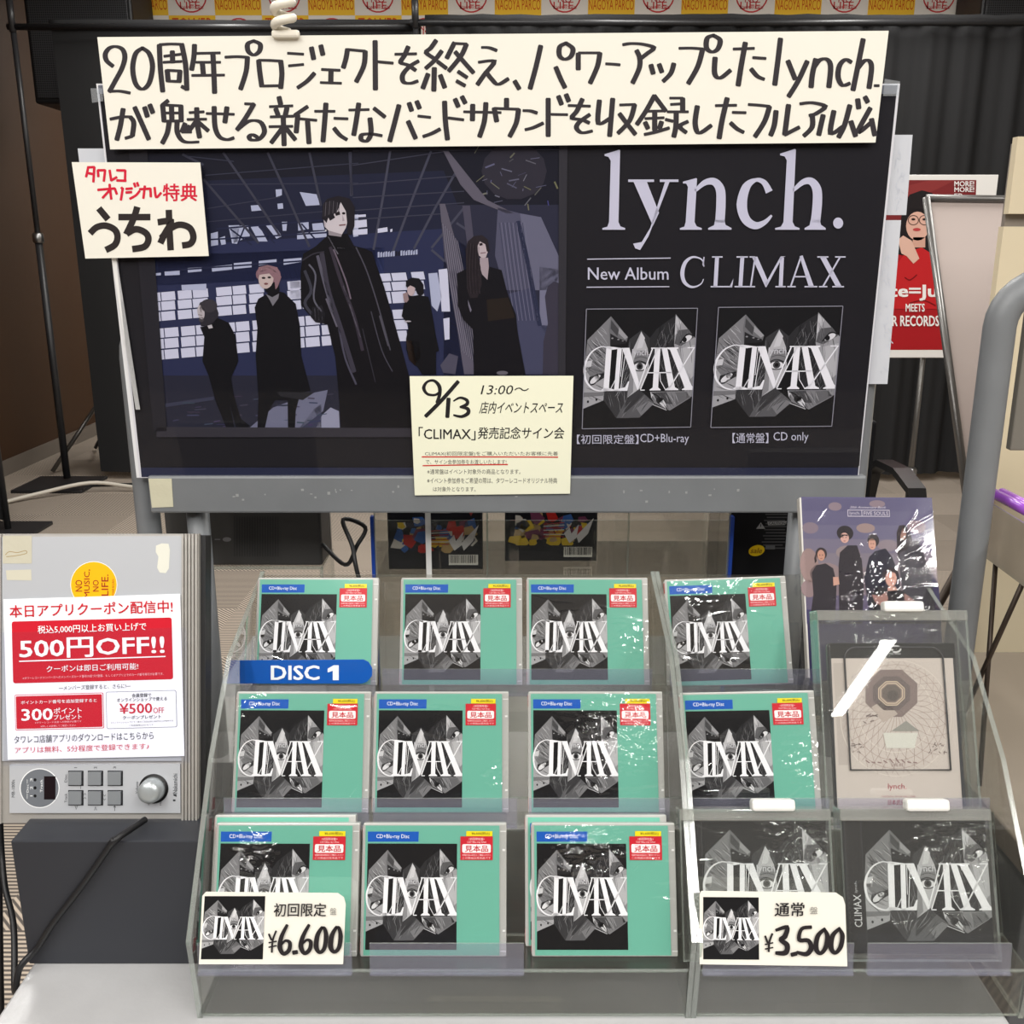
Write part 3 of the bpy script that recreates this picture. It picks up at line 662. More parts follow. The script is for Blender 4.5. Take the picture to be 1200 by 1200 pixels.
A.ell(694, 775, 70, 50, (134, 102, 110)); A.up(); A.ell(682, 800, 42, 56, (196, 178, 172), rot=8); A.up(); A.poly([(632, 780), (640, 735), (690, 722), (745, 735), (768, 790), (748, 845), (735, 860), (728, 800), (700, 770), (660, 775)], (140, 108, 114)); A.ell(668, 795, 11, 6, (40, 34, 36)); A.ell(700, 792, 10, 6, (40, 34, 36)); A.ell(682, 828, 12, 6, (120, 74, 76)); A.stroke([(655, 745), (690, 735), (735, 760)], 6, (176, 146, 150)); A.stroke([(650, 760), (680, 750)], 6, (92, 66, 76))
A.up(); A.crop(340, 210, 4)
MAIN = [(178, 262), (270, 255), (300, 312), (350, 325), (385, 340), (405, 400), (440, 500), (475, 620), (520, 780), (560, 930), (566, 1166), (240, 1166), (228, 1000), (212, 830), (175, 680), (120, 668), (95, 640), (52, 590), (50, 430), (62, 350), (120, 315)]
A.poly(MAIN, (18, 17, 21)); A.up()
for q, w_, c_ in (([(150, 350), (180, 520), (235, 690), (300, 900)], 22, (62, 59, 70)), ([(190, 320), (240, 480), (300, 640), (340, 800)], 16, (56, 50, 60)), ([(130, 360), (160, 480), (200, 620)], 14, (92, 90, 102)), ([(230, 700), (260, 840), (310, 960)], 9, (76, 74, 88)), ([(70, 430), (100, 520), (70, 580), (110, 640)], 14, (60, 60, 70)), ([(90, 400), (120, 450), (112, 560), (150, 620)], 8, (98, 97, 108)), ([(205, 330), (260, 470), (285, 560)], 7, (112, 100, 112)), ([(310, 320), (360, 430), (415, 600), (470, 800)], 6, (76, 74, 84)), ([(380, 620), (430, 800), (480, 900)], 5, (70, 68, 78)), ([(420, 640), (460, 780)], 6, (84, 82, 92)), ([(250, 500), (300, 650), (330, 740)], 5, (104, 100, 110)), ([(170, 560), (220, 690)], 8, (100, 96, 108)), ([(340, 700), (400, 950)], 4, (54, 52, 60)), ([(60, 380), (110, 350), (160, 340)], 6, (52, 50, 58))):
    A.stroke(q, w_, c_)
A.poly([(105, 600), (150, 590), (165, 630), (160, 675), (120, 670), (98, 645)], (34, 33, 38))
for i in range(7): A.stroke([(108 + i * 8, 605 + i), (112 + i * 8, 660)], 3, (88, 86, 96) if i % 2 else (20, 20, 24))
A.poly([(176, 262), (255, 262), (275, 310), (300, 330), (220, 340), (185, 290)], (14, 14, 18)); A.stroke([(222, 322), (256, 324)], 4, (120, 118, 124)); A.stroke([(180, 270), (225, 350)], 5, (110, 108, 116))
A.poly([(160, 190), (200, 120), (240, 100), (262, 145), (268, 205), (262, 228), (244, 258), (215, 255), (186, 246), (165, 225)], (206, 198, 200)); A.up()
A.poly([(150, 185), (154, 120), (175, 92), (225, 78), (280, 90), (304, 130), (302, 220), (286, 262), (268, 255), (270, 200), (262, 150), (238, 108), (222, 150), (205, 165), (212, 180), (188, 195), (180, 180), (172, 205), (158, 190)], (34, 31, 36)); A.up()
A.poly([(210, 158), (232, 150), (236, 166), (216, 172)], (38, 32, 34)); A.ell(252, 160, 8, 6, (44, 36, 38)); A.poly([(246, 165), (256, 194), (246, 197)], (168, 156, 160)); A.stroke([(232, 216), (260, 213)], 7, (128, 96, 98)); A.poly([(180, 240), (244, 258), (240, 270), (182, 262)], (150, 142, 146))
for i in range(9): A.stroke([(160 + i * 9, 100 + abs(4 - i) * 3), (156 + i * 9, 175 - i * 3)], 3, (92, 88, 94) if i % 2 else (52, 48, 54))
A.poly([(158, 190), (170, 205), (168, 226), (162, 222)], (186, 176, 180)); A.ell(168, 240, 4, 4, (210, 208, 212))
# fourth and fifth
A.up(); A.crop(460, 260, 5.714)
A.poly([(62, 630), (78, 545), (110, 500), (170, 490), (240, 500), (252, 540), (272, 650), (290, 760), (312, 862), (292, 870), (292, 1022), (200, 1022), (165, 965), (150, 960), (112, 920), (92, 850), (92, 780), (110, 690)], BK); A.poly([(92, 790), (180, 800), (190, 900), (150, 960), (110, 920)], (52, 40, 34)); A.up()
A.ell(125, 455, 26, 40, (192, 172, 172)); A.poly([(70, 480), (100, 470), (110, 520), (95, 540), (78, 535)], (150, 128, 128)); A.ell(104, 665, 22, 5, (180, 174, 178)); A.up()
A.poly([(90, 430), (92, 395), (130, 372), (180, 378), (208, 420), (210, 480), (185, 500), (165, 480), (152, 440), (120, 425), (100, 440)], (22, 20, 24))
A.poly([(432, 345), (500, 312), (570, 470), (600, 345), (636, 392), (648, 300), (730, 322), (770, 480), (826, 620), (838, 740), (892, 1030), (545, 1030), (540, 720), (472, 650), (438, 560)], (20, 19, 24)); A.up()
A.poly([(505, 520), (530, 590), (522, 605), (508, 560)], (120, 116, 130)); A.poly([(575, 110), (625, 130), (638, 200), (625, 238), (600, 244), (575, 220), (565, 160)], (190, 176, 178)); A.poly([(585, 240), (640, 240), (645, 300), (636, 388), (600, 350), (585, 300)], (168, 154, 158)); A.up()
A.poly([(495, 330), (490, 190), (505, 130), (545, 95), (600, 88), (638, 118), (650, 190), (632, 200), (622, 150), (585, 130), (570, 160), (572, 230), (590, 300), (598, 420), (570, 505), (520, 510), (498, 440)], (42, 36, 40)); A.poly([(580, 145), (602, 140), (604, 156), (584, 160)], (40, 30, 34)); A.ell(628, 150, 6, 6, (50, 40, 44)); A.stroke([(590, 210), (624, 205)], 6, (120, 92, 96))
for i in range(8): A.stroke([(515 + i * 9, 140 + i * 4), (505 + i * 10, 330), (515 + i * 10, 480)], 3, (74, 66, 70) if i % 2 else (28, 24, 28))
A.poly([(630, 520), (775, 505), (820, 640), (640, 665)], (38, 31, 26)); A.ell(735, 1010, 38, 14, (110, 106, 112))
# fading photo edges
A.crop(0, 0, 1); A.up()
A.poly([(150, 160), (172, 160), (196, 505), (180, 505)], (40, 39, 44)); A.poly([(184, 500), (656, 502), (656, 512), (184, 512)], (56, 54, 60)); A.poly([(655, 160), (665, 160), (662, 500), (654, 500)], (52, 51, 56))
# -------- right half: lettering
A.up(); LT = (206, 206, 222)
A.crop(670, 160, 3.077)
A.poly([(118, 64), (170, 48), (174, 50), (168, 308), (175, 324), (192, 330), (192, 336), (110, 336), (110, 330), (128, 325), (134, 308), (140, 88), (132, 74), (118, 70)], LT)
A.poly([(222, 163), (270, 163), (314, 275), (292, 322)], LT); A.poly([(336, 163), (352, 163), (276, 360), (246, 409), (228, 403), (221, 386), (252, 380), (282, 330)], LT); A.rect(203, 155, 296, 164, LT); A.rect(317, 155, 384, 164, LT)
A.poly([(400, 163), (448, 150), (451, 152), (442, 308), (450, 324), (468, 330), (468, 336), (389, 336), (389, 330), (405, 325), (410, 308), (418, 182), (412, 170), (400, 169)], LT)
A.stroke([(444, 196), (478, 167), (512, 163), (534, 190), (537, 240), (533, 310)], [10, 20, 27, 33, 34, 34], LT, cap=False); A.poly([(516, 300), (550, 300), (553, 318), (575, 330), (575, 336), (491, 336), (491, 330), (512, 320)], LT)
A.stroke([(711, 200), (692, 166), (662, 157), (628, 182), (612, 245), (626, 298), (660, 321), (695, 309), (720, 284)], [27, 20, 13, 30, 38, 33, 27, 17, 7], LT, cap=False)
A.poly([(750, 62), (803, 45), (807, 48), (795, 308), (803, 324), (820, 330), (820, 336), (732, 336), (732, 330), (753, 325), (762, 308), (774, 86), (766, 72), (750, 68)], LT)
A.stroke([(796, 196), (832, 165), (862, 162), (882, 190), (884, 240), (877, 310)], [10, 20, 27, 33, 34, 34], LT, cap=False); A.poly([(860, 300), (893, 300), (897, 318), (914, 330), (914, 336), (838, 336), (838, 330), (856, 320)], LT)
A.ell(959, 312, 18, 20, LT)
def st(p, w_): A.stroke(p, w_, LT, False, cap=False)
A.stroke([(476, 468), (470, 446), (452, 436), (430, 436), (408, 455), (398, 490), (404, 522), (424, 540), (446, 541), (466, 530), (474, 514)], [3, 5, 6, 8, 13, 15, 13, 9, 6, 4, 3], LT)
A.poly([(474, 434), (478, 434), (475, 470), (470, 462)], LT)
st([(523, 434), (517, 542)], 14); st([(500, 541), (575, 541)], 5); A.poly([(568, 541), (582, 512), (577, 544)], LT); st([(505, 434), (543, 434)], 5)
st([(614, 434), (607, 542)], 14); st([(593, 434), (634, 434)], 5); st([(586, 541), (628, 541)], 5)
st([(660, 436), (644, 542)], 6); A.poly([(648, 433), (668, 433), (707, 522), (698, 544)], LT); A.poly([(752, 432), (770, 432), (758, 436), (700, 544), (697, 530)], LT); st([(757, 436), (752, 542)], 14); st([(628, 541), (660, 541)], 5); st([(733, 541), (770, 541)], 5); st([(640, 434), (660, 434)], 5)
A.poly([(820, 432), (831, 428), (872, 541), (853, 541)], LT); st([(824, 436), (788, 541)], 6); st([(800, 505), (852, 505)], 5); st([(776, 541), (806, 541)], 5); st([(838, 541), (884, 541)], 5)
A.poly([(893, 434), (914, 434), (972, 541), (951, 541)], LT); st([(966, 434), (904, 541)], 6); st([(884, 434), (924, 434)], 5); st([(948, 434), (986, 434)], 5); st([(890, 541), (920, 541)], 5); st([(938, 541), (980, 541)], 5)
st([(55, 442), (356, 438)], 3.5); st([(53, 543), (351, 541)], 3.5)
A.text('New Album', 58, 472, 348, 516, LT, -.012)
A.crop(0, 0, 1)
A.text('【初回限定盤】', 676, 509, 748, 520, LT); A.text('CD+Blu-ray', 750, 508, 807, 521, LT); A.text('【通常盤】', 858, 507, 900, 519, LT); A.text('CD only', 906, 506, 947, 519, LT)
# -------- the sleeve artwork, used on poster, sleeves and price cards
def sleeve_art(A, seed=3):
    """A is set so that (0,0)-(1000,1000) is the square sleeve, y down"""
    rn = random.Random(seed)
    def hair(pts, n, dirs, cols, w0=3, w1=7):
        xs = [p[0] for p in pts]; ys = [p[1] for p in pts]
        def inside(x, y):
            c = False; j = len(pts) - 1
            for i in range(len(pts)):
                if (pts[i][1] > y) != (pts[j][1] > y) and x < (pts[j][0] - pts[i][0]) * (y - pts[i][1]) / (pts[j][1] - pts[i][1]) + pts[i][0]: c = not c
                j = i
            return c
        k = 0
        for _ in range(n * 6):
            x, y = rn.uniform(min(xs), max(xs)), rn.uniform(min(ys), max(ys)); L_ = rn.uniform(60, 170); a = R(dirs + rn.uniform(-12, 12))
            p = [(x, y), (x + L_ / 2 * math.cos(a) + rn.uniform(-8, 8), y + L_ / 2 * math.sin(a)), (x + L_ * math.cos(a), y + L_ * math.sin(a))]
            if all(inside(*q) for q in p):
                A.stroke(p, [1.5, rn.uniform(w0, w1), 1.5], rn.choice(cols)); k += 1
                if k >= n: break
    g = lambda v: (v, v, v + 2)
    dk = [g(26), g(40), g(58)]; lt = [g(150), g(120), g(190)]
    A.rect(0, 0, 1000, 1000, g(24)); A.up()
    P1 = [(225, 60), (20, 252), (0, 480), (200, 560), (228, 330), (235, 200)]
    P2 = [(225, 60), (385, 232), (375, 272), (225, 285), (210, 170)]
    P3 = [(0, 470), (212, 505), (185, 760), (0, 830)]
    P4 = [(505, 175), (400, 250), (345, 560), (180, 690), (190, 760), (312, 915), (430, 915), (590, 330), (585, 240)]
    P5 = [(505, 185), (432, 345), (402, 740), (520, 660), (590, 490), (570, 330)]
    P6 = [(585, 240), (640, 170), (740, 100), (805, 60), (810, 330), (945, 742), (800, 852), (760, 690), (645, 520), (580, 330)]
    P7 = [(808, 48), (1000, 250), (1000, 735), (948, 748), (870, 520), (808, 300)]
    P8 = [(508, 668), (655, 790), (525, 912), (312, 912), (400, 745)]
    P9 = [(612, 690), (945, 690), (985, 745), (800, 855), (655, 790), (625, 745)]
    A.poly(P4, g(58)); A.poly(P6, g(46)); A.poly(P1, g(128)); A.poly(P3, g(168)); A.up()
    hair(P1, 46, 42, [g(30), g(50), g(70), g(176), g(204)]); hair(P4, 44, 72, dk + [g(110), g(140)]); hair(P6, 60, 118, [g(18), g(26), g(82), g(112)]); hair(P4, 18, 112, [g(150), g(24)]); hair(P6, 20, 75, [g(22), g(120)])
    A.up(); A.poly(P2, g(112)); A.poly(P5, g(186)); A.poly(P7, g(158)); A.poly(P8, g(92)); A.poly(P9, g(128)); A.up()
    # shadows and features printed on the fragments
    A.poly([(225, 200), (300, 240), (370, 262), (372, 285), (228, 300)], g(38)); A.poly([(228, 90), (300, 170), (290, 225), (225, 160)], g(70)); A.poly([(300, 150), (385, 232), (360, 250), (300, 200)], g(158))
    A.poly([(402, 740), (425, 420), (450, 480), (455, 690)], g(140)); A.poly([(470, 345), (560, 345), (585, 450), (440, 450)], g(128)); A.poly([(505, 190), (540, 240), (520, 320), (470, 330)], g(206))
    A.poly([(808, 60), (860, 110), (835, 200), (808, 220)], g(196)); A.poly([(830, 180), (930, 170), (985, 240), (870, 310), (810, 290)], g(88)); A.poly([(870, 330), (1000, 300), (1000, 560), (930, 620)], g(182)); A.poly([(930, 640), (1000, 560), (1000, 735), (950, 746)], g(140))
    A.poly([(400, 745), (508, 668), (560, 712), (470, 800), (380, 880)], g(60)); A.poly([(490, 830), (600, 770), (650, 792), (540, 895)], g(124)); A.poly([(620, 700), (760, 694), (820, 800), (700, 790)], g(74)); A.poly([(840, 700), (945, 695), (980, 742), (850, 815)], g(104))
    A.poly([(0, 480), (80, 470), (200, 520), (190, 560), (60, 560)], g(120)); A.poly([(20, 430), (70, 420), (60, 500), (10, 520)], g(205)); A.poly([(50, 560), (190, 520), (196, 560), (110, 610), (40, 620)], g(44)); A.poly([(0, 690), (190, 690), (180, 720), (0, 730)], g(120)); A.up()
    hair(P8, 14, 130, [g(50), g(130)]); hair(P9, 20, 60, [g(50), g(176), g(84)]); hair(P7, 14, 80, [g(120), g(80)]); hair(P3, 10, 30, [g(110), g(70)]); A.up()
    # eyes
    A.ell(105, 580, 56, 24, g(224), rot=-35); A.ell(118, 560, 20, 22, g(30)); A.stroke([(45, 625), (100, 615), (175, 530)], 10, g(36))
    A.ell(505, 478, 68, 40, g(60)); A.ell(920, 250, 48, 24, g(222), rot=-28); A.ell(715, 775, 52, 30, g(40), rot=30); A.up()
    A.ell(505, 478, 56, 31, g(226)); A.ell(900, 258, 20, 22, g(28)); A.stroke([(862, 285), (920, 215), (985, 228)], 11, g(26)); A.poly([(700, 790), (735, 760), (762, 800), (765, 840)], g(222)); A.ell(712, 770, 22, 20, g(20)); A.stroke([(625, 705), (690, 735), (775, 845)], 9, g(28)); A.poly([(612, 690), (625, 745), (640, 715)], g(210)); A.up()
    A.ell(505, 476, 30, 30, g(70)); A.stroke([(435, 455), (500, 430), (575, 455)], 8, g(40)); A.stroke([(455, 410), (510, 395), (570, 410)], 6, g(90)); A.stroke([(640, 800), (770, 850)], 7, g(190)); A.up()
    A.ell(505, 476, 16, 16, g(18)); A.ell(45, 768, 9, 11, g(30)); A.ell(122, 752, 9, 11, g(30)); A.ell(245, 240, 10, 6, g(150)); A.ell(300, 250, 10, 6, g(140)); A.ell(340, 262, 9, 5, g(130)); A.up(2)
    W = (243, 243, 246)
    A.text('lynch.', 430, 332, 592, 400, (206, 206, 210), .02); A.up()
    A.stroke([(215, 318), (150, 308), (70, 345), (18, 420), (2, 500), (20, 590), (80, 655), (150, 678), (220, 675)], [6, 8, 12, 17, 20, 18, 14, 10, 8], W)
    S = lambda p, w_: A.stroke(p, w_, W, False, cap=False)
    S([(218, 312), (206, 678)], 50); A.poly([(150, 680), (300, 680), (300, 672), (232, 655), (182, 655)], W); A.poly([(190, 318), (150, 308), (215, 306), (340, 322), (250, 335)], W)
    S([(315, 322), (300, 678)], 40); S([(345, 330), (335, 560)], 5); S([(372, 335), (352, 520), (340, 660)], 6); S([(300, 560), (250, 660), (215, 678)], 6); A.poly([(270, 680), (402, 680), (415, 600), (405, 600), (380, 650), (320, 662)], W)
    A.poly([(335, 320), (402, 320), (505, 610), (492, 672)], W); A.poly([(340, 320), (330, 328), (360, 330)], W)
    S([(494, 672), (612, 330)], 11); S([(520, 672), (660, 325)], 9); A.poly([(600, 320), (720, 320), (720, 328), (600, 330)], W)
    A.poly([(635, 322), (685, 322), (682, 655), (705, 672), (705, 680), (605, 680), (605, 672), (632, 655)], W)
    A.poly([(695, 322), (745, 322), (835, 655), (868, 672), (868, 680), (745, 680), (745, 672), (778, 655)], W); S([(570, 530), (800, 530)], 9); S([(690, 530), (700, 600), (750, 676)], 6); A.poly([(520, 680), (560, 680), (560, 672), (520, 672)], W)
    A.poly([(745, 320), (848, 320), (848, 330), (832, 334), (985, 640), (1000, 655), (1000, 680), (900, 680), (900, 672), (925, 660), (772, 340), (745, 330)], W); S([(990, 325), (800, 640), (765, 676)], 10); A.poly([(930, 320), (1000, 320), (1000, 328), (930, 328)], W)
    A.up()
def framed(A, q):
    fn = A.fn; src = quadmap(q, 1, 1)
    (a0, a1), (b0, b1), (c0, c1), (d0, d1) = [fn(*p) for p in q]
    # inverse: sleeve coordinates -> sheet coordinates (bilinear)
    def f2(x, y):
        s_, t_ = x / 1000, y / 1000
        return (a0 * (1 - s_) * (1 - t_) + b0 * s_ * (1 - t_) + c0 * s_ * t_ + d0 * (1 - s_) * t_, a1 * (1 - s_) * (1 - t_) + b1 * s_ * (1 - t_) + c1 * s_ * t_ + d1 * (1 - s_) * t_)
    B = Art(A.mb, A.F, f2, A.h0, A.eps, A.rough, A.spec); B.L = A.L
    return B
for q in ([(687, 362), (817, 361), (809, 500), (682, 502)], [(841.5, 360), (987, 358.5), (974, 499), (832.5, 500.5)]):
    A.L = 30
    B = framed(A, [(q[0][0], q[0][1]), q[1], q[2], q[3]])
    B.rough = .5; sleeve_art(B); A.L = 48
    for i in range(4): A.stroke([q[i], q[(i + 1) % 4]], .9, (150, 150, 160), False, cap=False)
b.build('print', T)
b = MB(); A = Art(b, PF, PF.px, .0045, 0); A.poly([(116, 99), (1053, 99), (1006, 560), (165, 560)], SHEET); o = b.build('cover_sheet', T); o['label'] = 'glossy clear cover sheet'
b = MB(); A = Art(b, PF, PF.px, .005, .0002); A.poly([(1035, 93), (1053, 96), (1051, 113), (1033, 113)], clear('clear_tape', (236, 240, 244), .15, 1.5, .25, (220, 224, 228))); b.build('clear_tape', T)
b = MB(); A = Art(b, PF, PF.px, .005, .0002); A.poly([(108, 104), (122, 104), (123, 119), (110, 121)], _mats['clear_tape']); b.build('clear_tape', T)
# white slips tucked behind the poster edges
sl = clear('thin_white_paper', (200, 203, 208), .6, 1.3, .82, (214, 217, 224))
def slip(label, quad, lines=()):
    FF = Frame(PF.O - PF.N * .012, PF.U, PF.V); bb = MB(); bb.prism([FF.at(*FF.px(*p)) for p in quad], FF.N * -.0006, sl)
    AA = Art(bb, FF, FF.px, .0003, .0002)
    for (x, y, dx, dy) in lines: AA.stroke([(x, y), (x + dx, y + dy)], .8, (192, 196, 206), False)
    tag(bb.build('paper_slip'), label, 'paper')
rs = random.Random(8)
slip('thin white paper slip poking out behind the upper right edge of the poster', [(1030, 158), (1069.5, 158), (1062, 252), (1020, 252)], [(rs.uniform(1050, 1061), rs.uniform(165, 245), rs.uniform(-4, 4), rs.uniform(1, 7)) for _ in range(22)])
slip('long thin white paper slip below the other one behind the poster', [(1015, 258), (1056, 258), (1040, 450), (1000, 450)], [(rs.uniform(1031, 1043), rs.uniform(265, 440), rs.uniform(-4, 4), rs.uniform(1, 7)) for _ in range(34)])
slip('small white paper slip showing above the red lettered card', [(91, 174), (140, 174), (140, 215), (96, 215)])

